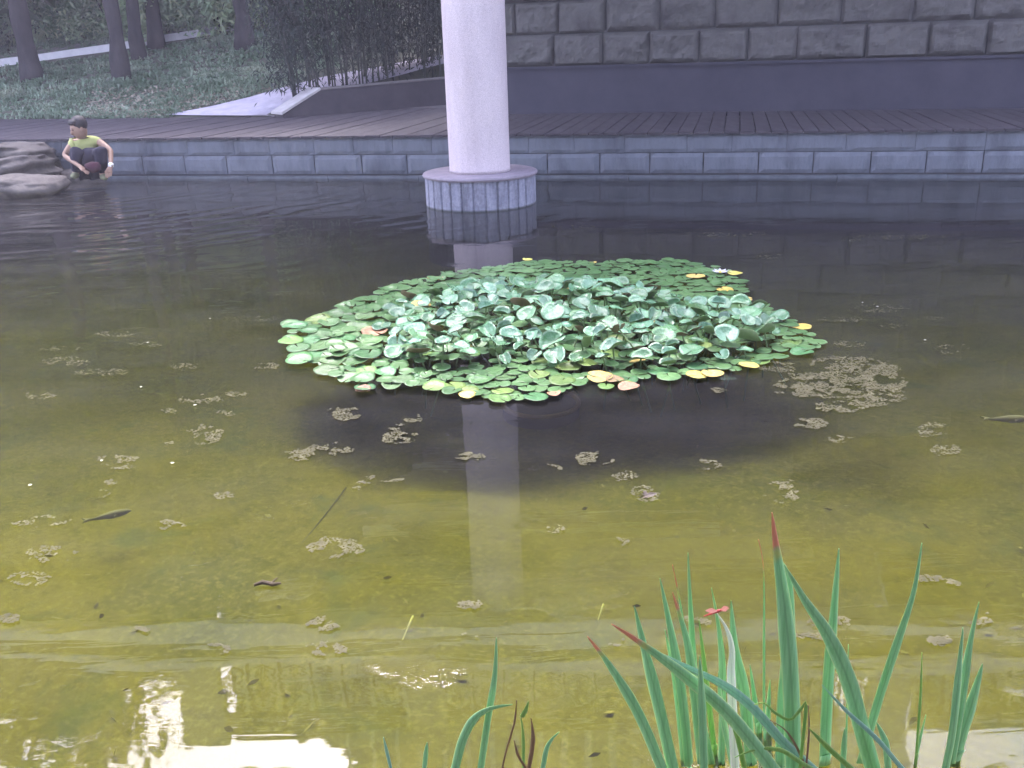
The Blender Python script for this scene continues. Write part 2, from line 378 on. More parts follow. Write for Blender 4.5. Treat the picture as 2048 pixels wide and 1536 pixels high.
def cloud(mb, c, r, n, L, W, clumps=14, shell=.5):
    cs = []
    for _ in range(clumps):
        while True:
            q = Vector((U(-1, 1), U(-1, 1), U(-1, 1)))
            if shell < q.length < 1: break
        cs.append((Vector((c[0] + q.x * r[0], c[1] + q.y * r[1], c[2] + q.z * r[2])), U(.22, .42)))
    for i in range(n):
        q, k = cs[int(RND() * clumps)]
        g = Vector((random.gauss(0, .5), random.gauss(0, .5), random.gauss(0, .45)))
        leaf(mb, q + Vector((g.x * r[0], g.y * r[1], g.z * r[2])) * k, L * U(.6, 1.3), W * U(.7, 1.2))
def tree(px, py, rad, topz, cr, lean, label, leaves=4500, lm=None, crz=None, base=None, lowz=None):
    b = base or T(px, py); b = Vector((b.x, b.y, hill(b.x, b.y) - .05))
    root = empty('tree', b, label, 'tree', 'trees on the hillside')
    tk = MB(); n = 40; pts = []; rr = []
    for i in range(n + 1):
        t = i / n
        pts.append(b + Vector((lean[0] * t * 3 + .06 * nz(i * .3, px, 0, .7), lean[1] * t * 3 + .06 * nz(i * .3, 0, px, .7), (topz - b.z) * .8 * t)))
        rr.append(rad * ((1.35 - .35 * min(1, t * 12)) * (1 - .75 * t)) * (1 + .22 * nz(i * .8, px * .37, 5, 1)))
    tk.tube(pts, rr, 14)
    cz = crz or (topz - b.z) * .36
    cc_ = Vector((pts[-1].x, pts[-1].y, topz - cz))
    for i in range(7):
        k = U(.45, .85); st = pts[int(k * n)]; a = U(0, 6.28)
        en = cc_ + Vector((math.cos(a) * cr * .7, math.sin(a) * cr * .7, U(-.5, .5) * cz)); md = st.lerp(en, .5) + Vector((0, 0, .3))
        tk.tube([st, md, en], [rad * .4, rad * .25, rad * .07], 6)
    sub(tk, 'trunk', BARK, root, True)
    ls = 1.7 if px == 0 else 1
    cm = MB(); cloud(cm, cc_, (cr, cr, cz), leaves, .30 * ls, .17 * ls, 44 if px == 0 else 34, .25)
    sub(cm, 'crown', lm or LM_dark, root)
    return root
# the five trunks in view; crowns rise far above the frame
tree(66, 160, .17, 9.6, 3.0, (-.05, .1), 'thick dark trunk farthest left, in front of the pale kerb', 6000)
tree(245, 160, .135, 10.2, 2.7, (-.06, .15), 'dark trunk with a knotted base, leftmost of the three standing close together', 6000)
tree(280, 118, .12, 10.5, 2.6, (-.05, .2), 'slender dark trunk, middle one of the three standing close together', 5000)
tree(315, 96, .13, 11.0, 2.8, (.02, .2), 'dark trunk, rightmost and farthest of the three standing close together', 5000)
tree(490, 97, .15, 11.5, 3.0, (-.08, .3), 'dark trunk with a flared foot beside the right end of the kerb', 6000)
def at_refl(x, y, Y): return V(x, y, (0, Y), 0, True)
def refl_tree(x, y, Y, cr, label, n=6000, czf=.4):
    p = at_refl(x, y, Y); b = Vector((p.x, p.y, 0)); b.z = hill(p.x, p.y)
    return tree(0, 0, .2, p.z, cr, (0, 0), label, n, LM_dark, (p.z - b.z) * czf, b)
refl_tree(140, 1545, 17.5, 1.6, 'tall narrow tree mirrored dark at the lower left of the water', 7000, .45)
refl_tree(-30, 1462, 20, 2.9, 'broad tree mirrored along the left edge of the water', 9000, .5)
refl_tree(200, 1456, 21, 2.3, 'broad tree mirrored right of the tall narrow one, beside the bright gap', 9000, .5)
refl_tree(60, 1455, 24, 2.9, 'leafy tree filling the gap behind the mirrored trees', 9000, .5)
refl_tree(-250, 1500, 18, 3.0, 'big tree beyond the left edge of the view', 6000)
# woodland massed behind everything: leaves nobody could count
wd = MB()
for i in range(46):
    X = -34 + i * 1.35 + U(-.5, .5); Y = U(27, 33); zz = hill(X, Y)
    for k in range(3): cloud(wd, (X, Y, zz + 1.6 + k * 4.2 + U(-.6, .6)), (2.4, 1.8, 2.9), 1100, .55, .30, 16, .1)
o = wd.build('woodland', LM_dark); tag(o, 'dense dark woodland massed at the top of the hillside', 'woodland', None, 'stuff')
# undergrowth bushes above the kerb
bushes = [(30, 60, .9, 'pale green bush left of the leftmost trunk'), (130, 60, 1.2, 'leafy green bush between the leftmost trunk and the close trio'), (190, 85, .8, 'low feathery bush just above the kerb'),
    (225, 40, 1.0, 'bluish green bush behind the knotted trunk'), (350, 55, 1.0, 'green bush right of the close trio of trunks'), (400, 40, 1.1, 'yellow green bush above the bend of the kerb'),
    (450, 30, 1.0, 'bush just left of the trunk with the flared foot'), (540, 32, 1.1, 'yellowish bush between the flared trunk and the bamboo'), (-40, 70, 1.2, 'dark bush at the left edge of the hill'), (600, 20, 1.1, 'bush partly hidden behind the bamboo')]
for (x, y, r, lb) in bushes:
    b = T(x, min(y + 55, 128)); b.z = hill(b.x, b.y)
    b += Vector((EN.x, EN.y, 0)) * 1.6; b.z = hill(b.x, b.y)
    mb = MB(); cloud(mb, (b.x, b.y, b.z + r * .6), (r, r * .8, r * .85), 2600, .13, .055, 26, .1)
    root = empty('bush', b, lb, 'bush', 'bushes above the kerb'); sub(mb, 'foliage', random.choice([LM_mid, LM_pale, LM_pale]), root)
    st = MB()
    for k in range(5):
        a = U(0, 6.28); st.tube([b - Vector((0, 0, .05)), b + Vector((math.cos(a) * r * .35, math.sin(a) * r * .35, r * .9))], [.02, .006], 5)
    sub(st, 'stem', BARK, root)
# ground cover: strap-leaved tufts over the slope
gm = leafmat('ground_cover_blades', (.10, .16, .09), (.20, .28, .19), (.42, .46, .34), 1.1, .5)
gmb = MB()
def inpath(x, y):
    q = Vector((x, y, hill(x, y))) - Vector((0, 0, H)); c = CM.transposed() @ q
    if c.z > -.1: return False
    px = 1024 + F * c.x / -c.z; py = 768 - F * c.y / -c.z
    if py < 140: return False
    if px > 600: return py > 120
    f = 233 - (px - 330) * .237
    return px > 330 and py > f + 2
kdense = [kl[i].lerp(kl[i + 1], j / 8) - Vector((EN.x, EN.y, 0)) * .1 for i in range(len(kl) - 1) for j in range(8)]
for i in range(5200):
    s_ = U(.06, 1) ** 1.0; px = U(-60, 680); py = U(40, 240)
    p = T(px, py) if i % 1 == 0 else None
    if (p.x - e0.x) * EN.x + (p.y - e0.y) * EN.y < .06 or inpath(p.x, p.y) or p.y > 30: continue
    if min((p - q).length for q in kdense) < .22: continue
    zz = hill(p.x, p.y); sz = U(.10, .2) * (.7 + .5 * nz(p.x, p.y, 0, .8))
    for k in range(9):
        a = U(0, 6.28); d = Vector((math.cos(a), math.sin(a), U(.7, 1.8))).normalized(); L_ = sz * U(.7, 1.3); sd_ = Vector((-math.sin(a), math.cos(a), 0)) * .006 * (1 + .15 * (p.y - 15))
        b = Vector((p.x + U(-.05, .05), p.y + U(-.05, .05), zz - .01)); m_ = b + d * L_ * .6; t_ = b + d * L_ + Vector((math.cos(a), math.sin(a), -.9)) * L_ * .4
        gmb.add([b - sd_, b + sd_, m_ + sd_, m_ - sd_, t_], [(0, 1, 2, 3), (3, 2, 4)])
o = gmb.build('ground_cover', gm); tag(o, 'strappy green ground cover over the shaded hillside', 'ground cover', None, 'stuff')
# dry litter along the quay edge of the slope
lit = MB()
for i in range(1500):
    p = T(U(180, 600), U(150, 238))
    if inpath(p.x, p.y): continue
    s_ = (p.x - e0.x) * EN.x + (p.y - e0.y) * EN.y
    if s_ > 1.6: continue
    leaf(lit, Vector((p.x, p.y, hill(p.x, p.y) + .03)), U(.04, .10), .03, Vector((U(-1, 1), U(-1, 1), U(0, .5))))
o = lit.build('leaf_litter', mat('dry_leaves', (.28, .24, .2), (.42, .37, .30), 9, .9, 0)); tag(o, 'dry leaf litter along the foot of the slope', 'leaf litter', None, 'stuff')

# ============================================================ BAMBOO behind the low wall
bb = empty('bamboo_grove', L0 + LD * 2 + LN * 1 + Vector((0, 0, DZ)), 'dark dense bamboo grove standing behind the low planter wall', 'bamboo')
culm_m = mat('bamboo_culms', (.03, .033, .03), (.07, .075, .065), 4, .5, .1, stretch=(1, 1, .4))
fol = MB()
for i in range(60):
    s_ = sx - .25 + (sl + 1.6 - sx) * (i + U(0, 1)) / 60; dd = U(.35, 1.1)
    b = L0 + LD * s_ + LN * dd; b.z = lz - .15
    ln = Vector((U(-.05, .05) , U(-.05, .05), 0)) + (Vector((-.06, 0, 0)) if i < 12 else Vector((0, 0, 0)))
    pts = [b + Vector((0, 0, k * .42)) + ln * (k * k) * .25 for k in range(11)]
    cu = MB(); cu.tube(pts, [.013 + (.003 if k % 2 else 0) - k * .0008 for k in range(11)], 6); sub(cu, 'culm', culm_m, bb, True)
    for k in range(1, 11):
        for q in range(95 if k > 1 else 18):
            c_p = pts[k] + Vector((random.gauss(0, .17), random.gauss(0, .14), random.gauss(0, .2)))
            leaf(fol, c_p, U(.06, .12), .02, Vector((U(-1, 1), U(-1, 1), U(-1.2, .2))), .2)
for q in range(1500):                                   # the skirt at the left end hangs lower
    k = RND(); c_p = L0 + LD * (sx - .28 + U(-.14, .2)) + LN * U(.2, .9); c_p.z = lz + U(.0, 2.6)
    leaf(fol, c_p + Vector((random.gauss(0, .12), 0, 0)), U(.06, .12), .024, Vector((U(-1, 1), U(-1, 1), U(-1.2, .2))), .2)
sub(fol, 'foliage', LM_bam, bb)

# ============================================================ COLUMN
cb = P(965, 425); CR = .485; cc = Vector((-.215, cb.y + CR, 0))
lc = P(853, 405); rc = P(1075, 405); CR = (rc - lc).length / 2 * .985; cc = Vector(((lc.x + rc.x) / 2 , cb.y + CR, 0))
BH = V(962, 357, (cc.x, cc.y - CR)).z
colm = empty('column', (cc.x, cc.y, 0), 'round cream stone column standing in the pond on a drum base', 'column')
shr = CR * 118 / 222
mb = MB(); n = 40; prof = [(shr + .004, BH + .001), (shr, BH + .03)] + [(shr * (1 - .012 * i / n), BH + .03 + (4.55 - BH) * i / n) for i in range(1, n + 1)]
mb.lathe(prof, (cc.x, cc.y, 0), 72); 
def granite():
    m, t, b = nodes('cream_granite'); v = coord(t)
    c = ramp(t, ntex(t, v, 160, 4, .8), [(.36, (.40, .34, .37)), (.5, (.58, .50, .53)), (.64, (.68, .60, .63))])
    st = ramp(t, ntex(t, coord(t, (1, 1, .2)), 5, 5, .7), [(.35, (.86, .85, .86)), (.6, (1, 1, 1))])
    col = mix(t, 1.0, c, st, 'MULTIPLY'); t.links.new(col, b.inputs['Base Color']); b.inputs['Roughness'].default_value = .7
    bp = N(t, 'ShaderNodeBump'); bp.inputs['Strength'].default_value = .25; bp.inputs['Distance'].default_value = .004
    t.links.new(ntex(t, v, 90, 6, .8), bp.inputs['Height']); t.links.new(bp.outputs[0], b.inputs['Normal']); return m
sub(mb, 'shaft', granite(), colm, True)
def drum_mat():
    m, t, b = nodes('drum_stone'); v = coord(t, (1, 1, .12))
    c = ramp(t, ntex(t, v, 9, 6, .7), [(.3, (.12, .125, .16)), (.5, (.25, .255, .32)), (.72, (.40, .41, .50))])
    c2 = ramp(t, ntex(t, coord(t), 30, 6, .75), [(.40, (.7, .7, .74)), (.62, (1, 1, 1))])
    col = mix(t, 1, c, c2, 'MULTIPLY')
    wt = ramp(t, ntex(t, coord(t, (1, 1, .25)), 22, 5, .8), [(.62, 0), (.72, .55)])
    col = mix(t, wt, col, (.48, .49, .55))
    sx_ = N(t, 'ShaderNodeSeparateXYZ'); t.links.new(coord(t), sx_.inputs[0])
    wet = ramp(t, sx_.outputs[2], [(.004, 1), (.02, 0)])
    col = mix(t, wet, col, (.07, .075, .08))
    t.links.new(col, b.inputs['Base Color']); b.inputs['Roughness'].default_value = .75
    bp = N(t, 'ShaderNodeBump'); bp.inputs['Strength'].default_value = .5; bp.inputs['Distance'].default_value = .01
    t.links.new(ntex(t, v, 40, 6, .8), bp.inputs['Height']); t.links.new(bp.outputs[0], b.inputs['Normal']); return m
# drum of upright staves with a thin grooved joint between each
mb = MB(); ns = 30; per = 8; prof = []
vs = []
angs = []
for k in range(ns):
    a0_ = 2 * math.pi * k / ns
    for j in range(per):
        angs.append((a0_ + 2 * math.pi / ns * (j / per), j == 0))
zs = [-.5, 0, .05, .1, .15, BH - .035]
for z in zs:
    for a, g in angs:
        rr = CR - .012 + .012 * 0 - (.014 if g else 0) + .004 * nz(math.cos(a) * 3, math.sin(a) * 3, z, 2); vs.append((cc.x + rr * math.cos(a), cc.y + rr * math.sin(a), z))
na = len(angs)
mb.add(vs, [(i * na + k, i * na + (k + 1) % na, (i + 1) * na + (k + 1) % na, (i + 1) * na + k) for i in range(len(zs) - 1) for k in range(na)])
sub(mb, 'drum', drum_mat(), colm)
mb = MB(); mb.lathe([(CR - .03, BH - .04), (CR, BH - .033), (CR + .006, BH - .018), (CR, BH - .004), (CR - .01, BH)], (cc.x, cc.y, 0), 96)
sub(mb, 'drum_cap', mat('cap_stone', (.19, .165, .20), (.26, .225, .27), 14, .7, .3), colm)

# ============================================================ GALLERY over the water: beams, hanging fretwork, eaves (mirrored in the near water)
gal = empty('gallery_roof', FAC(1000, 1250), 'gallery roof with hanging fretwork above the column, seen mirrored in the near water', 'roof')
paint = mat('pale_paint', (.74, .74, .78), (.84, .84, .88), 4, .7, .1)
dark_p = mat('dark_paint', (.05, .045, .05), (.08, .07, .075), 4, .6, .1)
grey_p = mat('grey_paint', (.30, .30, .33), (.38, .38, .41), 4, .7, .1)
FDn = Vector((-math.sin(FA), math.cos(FA), 0))
def fquad(mb, x0, y0, x1, y1, th=.10, dy=0.0, zabs=None):
    a, b = FAC(x0, y0, dy), FAC(x1, y0, dy); zlo = (FAC(1024, y0, dy).z); zhi = FAC(1024, y1, dy).z
    A = Vector((a.x, a.y, zlo)); B = Vector((b.x, b.y, zlo)); up_ = Vector((0, 0, zhi - zlo))
    mb.prism([A, B, B + up_, A + up_], FDn * th)
mb = MB(); fquad(mb, -700, 1249, 2700, 1284, .16); sub(mb, 'lower_beam', paint, gal)
mb = MB(); fquad(mb, -700, 1285, 2700, 1317, .10, .06); sub(mb, 'recessed_board', dark_p, gal)
mb = MB(); fquad(mb, -700, 1318, 2700, 1339, .16); sub(mb, 'upper_beam', paint, gal)
posts = [(345, 430), (808, 884), (1745, 1828)]
for a, b in posts:
    mb = MB(); fquad(mb, a, 1340.5, b, 1492, .14); sub(mb, 'hanging_post', grey_p, gal)
def fx(mb, pts, wpx):                                   # a flat scroll bar traced on the facade
    n = len(pts); A = []; B = []
    for i in range(n):
        p, q = pts[max(i - 1, 0)], pts[min(i + 1, n - 1)]; dx, dy = q[0] - p[0], q[1] - p[1]; L_ = math.hypot(dx, dy) or 1
        nx_, ny_ = -dy / L_ * wpx / 2, dx / L_ * wpx / 2
        A.append(FAC(pts[i][0] + nx_, pts[i][1] + ny_, .04)); B.append(FAC(pts[i][0] - nx_, pts[i][1] - ny_, .04))
    off = FDn * .03; vs = A + B + [p + off for p in A] + [p + off for p in B]
    fs = []
    for i in range(n - 1): fs += [(i, i + 1, n + i + 1, n + i), (2 * n + i, 3 * n + i, 3 * n + i + 1, 2 * n + i + 1), (i, 2 * n + i, 2 * n + i + 1, i + 1), (n + i, n + i + 1, 3 * n + i + 1, 3 * n + i)]
    mb.add(vs, fs)
def scroll(cx, cy, r, turns, a0, dirn, n=22): return [(cx + r * (1 - .8 * i / n) * math.cos(a0 + dirn * turns * 2 * math.pi * i / n), cy + r * (1 - .8 * i / n) * math.sin(a0 + dirn * turns * 2 * math.pi * i / n)) for i in range(n + 1)]
def motif(mb, cx, w_=58):
    k = w_ / 2
    for sg in (-1, 1):
        fx(mb, [(cx + sg * k * .9 * math.sin(math.pi * t) , 1347 + 42 * t) for t in [i / 12 for i in range(13)]], 2.0)      # upper lobe
        fx(mb, [(cx + sg * k * .95 * math.sin(math.pi * t ** .7), 1389 + 44 * t) for t in [i / 12 for i in range(13)]], 2.0)  # heart
        fx(mb, scroll(cx + sg * 9, 1372, 8, 1.2, math.pi / 2, sg), 2.0); fx(mb, scroll(cx + sg * 9, 1404, 7, 1.2, -math.pi / 2, -sg), 2.0)
        fx(mb, scroll(cx + sg * k * .62, 1428, 9, 1.3, -math.pi / 2, sg), 2.0)
    fx(mb, [(cx, 1356), (cx, 1380)], 2.0); fx(mb, [(cx, 1395), (cx, 1418)], 2.0); fx(mb, [(cx - 7, 1363), (cx, 1355), (cx + 7, 1363)], 2.0); fx(mb, [(cx - 7, 1410), (cx, 1418), (cx + 7, 1410)], 2.0)
for (x0, x1) in ((430, 808), (884, 1745), (1828, 2600)):
    mb = MB()
    for yy in (1438, 1456): fquad(mb, x0, yy, x1, yy + 6, .05, .03)
    n = max(1, round((x1 - x0) / 62)); st = (x1 - x0) / n
    for i in range(n):
        motif(mb, x0 + st * (i + .5), st * .93)
        if i: fquad(mb, x0 + st * i - 2, 1340.5, x0 + st * i + 2, 1461, .04, .03)
    sub(mb, 'fretwork_panel', dark_p, gal)
# ceiling boards behind the fretwork (a gap lets sky through beside the right-hand post)
ztop = FAC(1024, 1466).z
def ceil_slab(x0, x1, name='ceiling'):
    A = FAC(x0, 1466, .2); B = FAC(x1, 1466, .2); A.z = B.z = ztop
    mb = MB(); mb.prism([A, B, B + WN * 7.2, A + WN * 7.2], (0, 0, .12)); sub(mb, name, grey_p, gal)
    for k in range(6):
        mb2 = MB(); a = A + WN * (.6 + k * 1.15) - Vector((0, 0, .14)); b = B + WN * (.6 + k * 1.15) - Vector((0, 0, .14))
        mb2.prism([a, b, b + Vector((0, 0, .138)), a + Vector((0, 0, .138))], WN * .09); sub(mb2, 'rafter', paint if k % 2 else dark_p, gal)
ceil_slab(462, 1672); ceil_slab(1835, 2700)
for x0_, x1_ in ((462, 1672), (1835, 2600)):
    mb = MB(); fquad(mb, x0_, 1340, x1_, 1465, .04, .13); sub(mb, 'gap_brightener', paint, gal)  # pale board added so the gaps in the fretwork look lit
# gabled upper roof, its edge dropping in steps at the left
mb = MB(); prof = [(470, 1466.5), (592, 1466.5), (604, 1484), (622, 1468), (640, 1467), (664, 1480), (700, 1502), (722, 1540), (745, 1560), (900, 1640), (1250, 1720), (1600, 1640), (1805, 1560), (1808, 1466.5)]
pts = [FAC(x, y, .1) for x, y in prof]
mb.prism(pts, FDn * .15); sub(mb, 'gable', grey_p, gal)
mb = MB(); mb.prism([FAC(x, y, .26) for x, y in ((640, 1467), (745, 1555), (900, 1636), (1250, 1715), (1600, 1636), (1670, 1600), (1671, 1467))], WN * 5.0); sub(mb, 'roof_body', grey_p, gal)
mb = MB()
for k in range(24):
    fx_ = 690 + k * 48
    top = 1500 + min(60, (fx_ - 690) * 1.0); a, b = FAC(fx_, 1470, .05), FAC(fx_ + 14, min(top + 60, 1560), .05)
    mb.prism([a, Vector((b.x, b.y, a.z)), b, Vector((a.x, a.y, b.z))], FDn * .045)
sub(mb, 'gable_battens', paint, gal)

# ============================================================ unseen roof, wall and pillars added overhead and behind to block skylight
pav = empty('sky_blocker', (0, -1, .1), 'added roof and wall beyond the frame that block skylight over the near bank', 'sky_blocker')
mb = MB(); mb.box((-7, -7, 4.0), (7, BLOCK_Y, 4.25)); sub(mb, 'roof', dark_p, pav)  # added slab, cuts the light from above
mb = MB(); mb.box((-7, -7.3, -.2), (7, -7.01, 4.25)); sub(mb, 'wall', grey_p, pav)  # added screen, cuts the light from behind
for X in (-6.7, 6.7):
    mb = MB(); mb.tube([(X, .6, -.5), (X, .6, 4.0)], .16, 20); sub(mb, 'pillar', dark_p, pav, True)

# ============================================================ ROCKS at the left
rock_m = mat('rock', (.045, .04, .038), (.13, .115, .105), 4, .9, .9, 22, c3=(.08, .07, .068))
def rock(px, py, z, sx_, sy_, sz_, label, seed, rot=0, name='rock'):
    c = P(px, py, z); bm = bmesh.new(); bmesh.ops.create_icosphere(bm, subdivisions=4, radius=1)
    for v in bm.verts:
        p = v.co.copy(); k = 1 + .22 * fbm(p.x, p.y, p.z + seed, 1.1)
        q = Vector((math.copysign(abs(p.x) ** .8, p.x), math.copysign(abs(p.y) ** .8, p.y), math.copysign(abs(p.z) ** .7, p.z))) * k
        st = .05 * math.sin(q.z * 9 + 2 * nz(p.x, p.y, seed, 1.2)) + .05 * fbm(p.x, p.y, p.z * 3 + seed, 3)
        q.x *= 1 + st; q.y *= 1 + st
        v.co = Vector((q.x * sx_, q.y * sy_, q.z * sz_))
    me = bpy.data.meshes.new(name); bm.to_mesh(me); bm.free(); me.materials.append(rock_m)
    me.polygons.foreach_set('use_smooth', [True] * len(me.polygons))
    o = bpy.data.objects.new(name, me); COL.objects.link(o); o.location = c; o.rotation_euler = (U(-.08, .08), U(-.12, .12), rot)
    return tag(o, label, 'rock', 'rocks at the left bank')
rock(52, 375, .07, .37, .34, .13, 'pale flat rock lying lowest at the water edge', 1, .1)
rock(20, 340, .17, .46, .42, .17, 'broad layered rock above the pale flat one', 2, -.2)
rock(35, 312, .30, .40, .45, .15, 'high layered rock under the left end of the boardwalk', 3, .3)
rock(-70, 350, .12, .5, .5, .3, 'large rock cut by the left edge of the view', 4)
rock(120, 330, .12, .36, .40, .17, 'dark rock just left of the crouching person', 5, .2)
rock(98, 298, .26, .34, .36, .15, 'rough rock behind the crouching person', 8, .6)
rock(172, 352, .02, .34, .30, .12, 'low dark rock the person crouches on', 6, .1)
rock(10, 298, .24, .46, .36, .13, 'tallest rock at the left edge, pressed against the quay wall', 9, .2)
rock(-40, 390, .02, .3, .3, .1, 'small rock at the waterline by the left edge of the view', 7)

# ============================================================ PERSON crouching at the water
PY = P(172, 352, .12).y
def J(px, py, dy=0.0): return V(px, py, (0, PY + dy))
def skin(name, chains, m, parent, subd=2, root=0):
    # chains: list of lists of (key, point, radius); shared keys join the chains
    idx = {}; vs = []; rad = []; es = set()
    for ch in chains:
        prev = None
        for key, p, r in ch:
            if key not in idx: idx[key] = len(vs); vs.append(Vector(p) - parent.location); rad.append(r)
            if prev is not None and prev != idx[key]: es.add((prev, idx[key]))
            prev = idx[key]
    me = bpy.data.meshes.new(name); me.from_pydata(vs, list(es), []); me.materials.append(m)
    o = bpy.data.objects.new(name, me); COL.objects.link(o); o.parent = parent
    md = o.modifiers.new('skin', 'SKIN'); md.use_smooth_shade = True
    for i, d in enumerate(me.skin_vertices[0].data):
        r = rad[i]; d.radius = (r, r) if not isinstance(r, tuple) else r
        d.use_root = (i == root)
    s2 = o.modifiers.new('sub', 'SUBSURF'); s2.levels = subd; s2.render_levels = subd
    return o
per = empty('person', J(172, 352), 'person in a yellow-green shirt and dark trousers crouching on rocks, hands at the water', 'person')
skin_m = mat('skin', (.25, .155, .11), (.32, .20, .145), 8, .55, .05)
shirt_m = mat('shirt_cloth', (.34, .37, .13), (.42, .44, .18), 9, .9, .2)
trou_m = mat('trouser_cloth', (.018, .016, .03), (.035, .03, .05), 9, .9, .2)
hair_m = mat('hair', (.012, .01, .012), (.03, .025, .03), 20, .6, .3)
pelv = ('pelvis', J(176, 338, .12), .085); belly = ('belly', J(173, 318, .12), .085); chest = ('chest', J(169, 296, .06), .092); neck = ('neck', J(167, 279, .02), .040); nk2 = ('nk2', J(165, 274, 0), .038)
head_c = J(157, 257, -.03)
hd = [('hd1', J(161, 268, -.02), .058), ('hd2', J(159, 257, -.03), .078), ('hd3', J(158, 247, -.03), .074), ('hd4', J(158, 241, -.03), .05)]
shl = ('shl', J(145, 287, .0), .044); ell = ('ell', J(128, 311, -.06), .032); wrl = ('wrl', J(157, 331, -.2), .021); hal = ('hal', J(167, 338, -.24), .027)
shr_ = ('shr', J(192, 279, .06), .046); elr = ('elr', J(221, 301, -.02), .034); wrr = ('wrr', J(222, 330, -.16), .022); har = ('har', J(219, 341, -.2), .028)
def fingers(hand, d, side, key):
    ch = []
    for k in range(4):
        off = side * (k - 1.5) * .017; L_ = (.030, .036, .033, .026)[k]
        a = hand[1] + off + d * .02; b = a + d * L_; c = b + (d + Vector((0, -.3, -.6))).normalized() * L_ * .8
        ch.append([hand, (key + 'a%d' % k, a, .009), (key + 'b%d' % k, b, .0085), (key + 'c%d' % k, c, .007)])
    a = hand[1] - side * .030 - d * .005; ch.append([hand, (key + 't0', a, .011), (key + 't1', a - side * .012 + d * .028, .009)])
    return ch
fl = fingers(hal, Vector((.75, -.3, -.6)).normalized(), Vector((.3, .8, .0)).normalized(), 'L')
fr_ = fingers(har, Vector((-.25, -.3, -.9)).normalized(), Vector((.9, .2, 0)).normalized(), 'R')
hipl = ('hipl', J(163, 340, .10), .07); knl = ('knl', J(153, 298, -.15), .064); anl = ('anl', J(152, 346, -.06), .038); tol = ('tol', J(148, 353, -.17), .03)
hipr = ('hipr', J(190, 340, .10), .07); knr = ('knr', J(201, 297, -.14), .066); anr = ('anr', J(205, 348, -.04), .038); tor = ('tor', J(209, 356, -.15), .03)
body = skin('body', [[pelv, belly, chest, neck, nk2] + hd, [chest, shl, ell, wrl, hal], [chest, shr_, elr, wrr, har], [pelv, hipl, knl, anl, tol], [pelv, hipr, knr, anr, tor]] + fl + fr_, skin_m, per, 2)
def big(j, f=1.18, add=.006): return (j[0], j[1], j[2] * f + add)
mdl = ('sll', shl[1].lerp(ell[1], .38), .046); mdr = ('slr', shr_[1].lerp(elr[1], .34), .047)
skin('shirt', [[big(pelv, 1.0), big(belly), big(chest), ('nb', neck[1] - Vector((0, 0, .02)), .062)], [big(chest), big(shl), mdl], [big(chest), big(shr_), mdr]], shirt_m, per, 2)
tr = skin('trousers', [[big(pelv, 1.12), big(hipl, 1.15), big(knl, 1.18), big(anl, 1.15)], [big(pelv, 1.12), big(hipr, 1.15), big(knr, 1.18), big(anr, 1.15)]], trou_m, per, 2)
# face: nose, ears, eyes, mouth on a head turned to the left and down
fd = Vector((-.72, -.62, -.30)).normalized(); rt = fd.cross(Vector((0, 0, 1))).normalized(); fu = rt.cross(fd)
hc = J(158.5, 256, -.03)
def ell_(mb, c, ax, r, seg=12):
    vs = []; fs = []; n = 8
    for i in range(n + 1):
        th = math.pi * i / n
        for k in range(seg):
            ph = 2 * math.pi * k / seg
            vs.append(c + ax[0] * (r[0] * math.sin(th) * math.cos(ph)) + ax[1] * (r[1] * math.sin(th) * math.sin(ph)) + ax[2] * (r[2] * math.cos(th)))
    for i in range(n):
        for k in range(seg): fs.append((i * seg + k, i * seg + (k + 1) % seg, (i + 1) * seg + (k + 1) % seg, (i + 1) * seg + k))
    mb.add(vs, fs)
ax = (rt, fd, fu)
mb = MB(); ell_(mb, hc + fd * .012 - fu * .012, ax, (.070, .082, .105), 20); ell_(mb, hc + fd * .092 - fu * .018, ax, (.012, .018, .024))
for s_ in (-1, 1): ell_(mb, hc + rt * s_ * .074 - fu * .012, ax, (.010, .018, .028))
sub(mb, 'face', skin_m, per, True)
mb = MB()
for s_ in (-1, 1): ell_(mb, hc + fd * .079 + rt * s_ * .028 + fu * .006, ax, (.013, .010, .006)); ell_(mb, hc + fd * .082 + rt * s_ * .028 + fu * .024, ax, (.018, .006, .004))
ell_(mb, hc + fd * .080 - fu * .055, ax, (.022, .008, .004))
sub(mb, 'facial_features', mat('dark_features', (.08, .03, .03), (.1, .04, .04), 9, .6, 0), per, True)
mb = MB(); ell_(mb, hc - fd * .018 + fu * .042, ax, (.083, .085, .088), 24); ell_(mb, hc + fd * .035 + fu * .078, ax, (.068, .05, .035), 20)
sub(mb, 'hair', hair_m, per, True)
mb = MB(); wc = wrr[1]; wd_ = (har[1] - elr[1]).normalized(); u1 = wd_.orthogonal().normalized(); u2 = wd_.cross(u1)
mb.tube([wc - wd_ * .012, wc + wd_ * .012], .029, 14); mb.box((-.014, -.036, -.014), (.014, -.026, .014), Matrix.Translation(wc))
sub(mb, 'wristwatch', mat('watch_metal', (.7, .7, .72), (.8, .8, .8), 5, .25, 0), per)
skin('trouser_lap', [[('w1', J(178, 330, .05), .10), ('w2', J(178, 312, -.02), .085)], [('w2', 0, 0), ('w3', J(160, 305, -.10), .06)], [('w2', 0, 0), ('w4', J(194, 304, -.10), .06)]], trou_m, per, 2)
for (j, an) in ((tol, anl), (tor, anr)):
    mb = MB(); d = (j[1] - an[1]); d.z = 0; d.normalize(); m0 = j[1].lerp(an[1], .4); zz = min(j[1].z, an[1].z) - .01
    ell_(mb, Vector((m0.x, m0.y, zz + .015)), (Vector((-d.y, d.x, 0)), d, Vector((0, 0, 1))), (.042, .12, .035), 14)
    sub(mb, 'shoe', mat('shoe', (.14, .15, .09), (.2, .21, .12), 9, .8, .1), per, True)
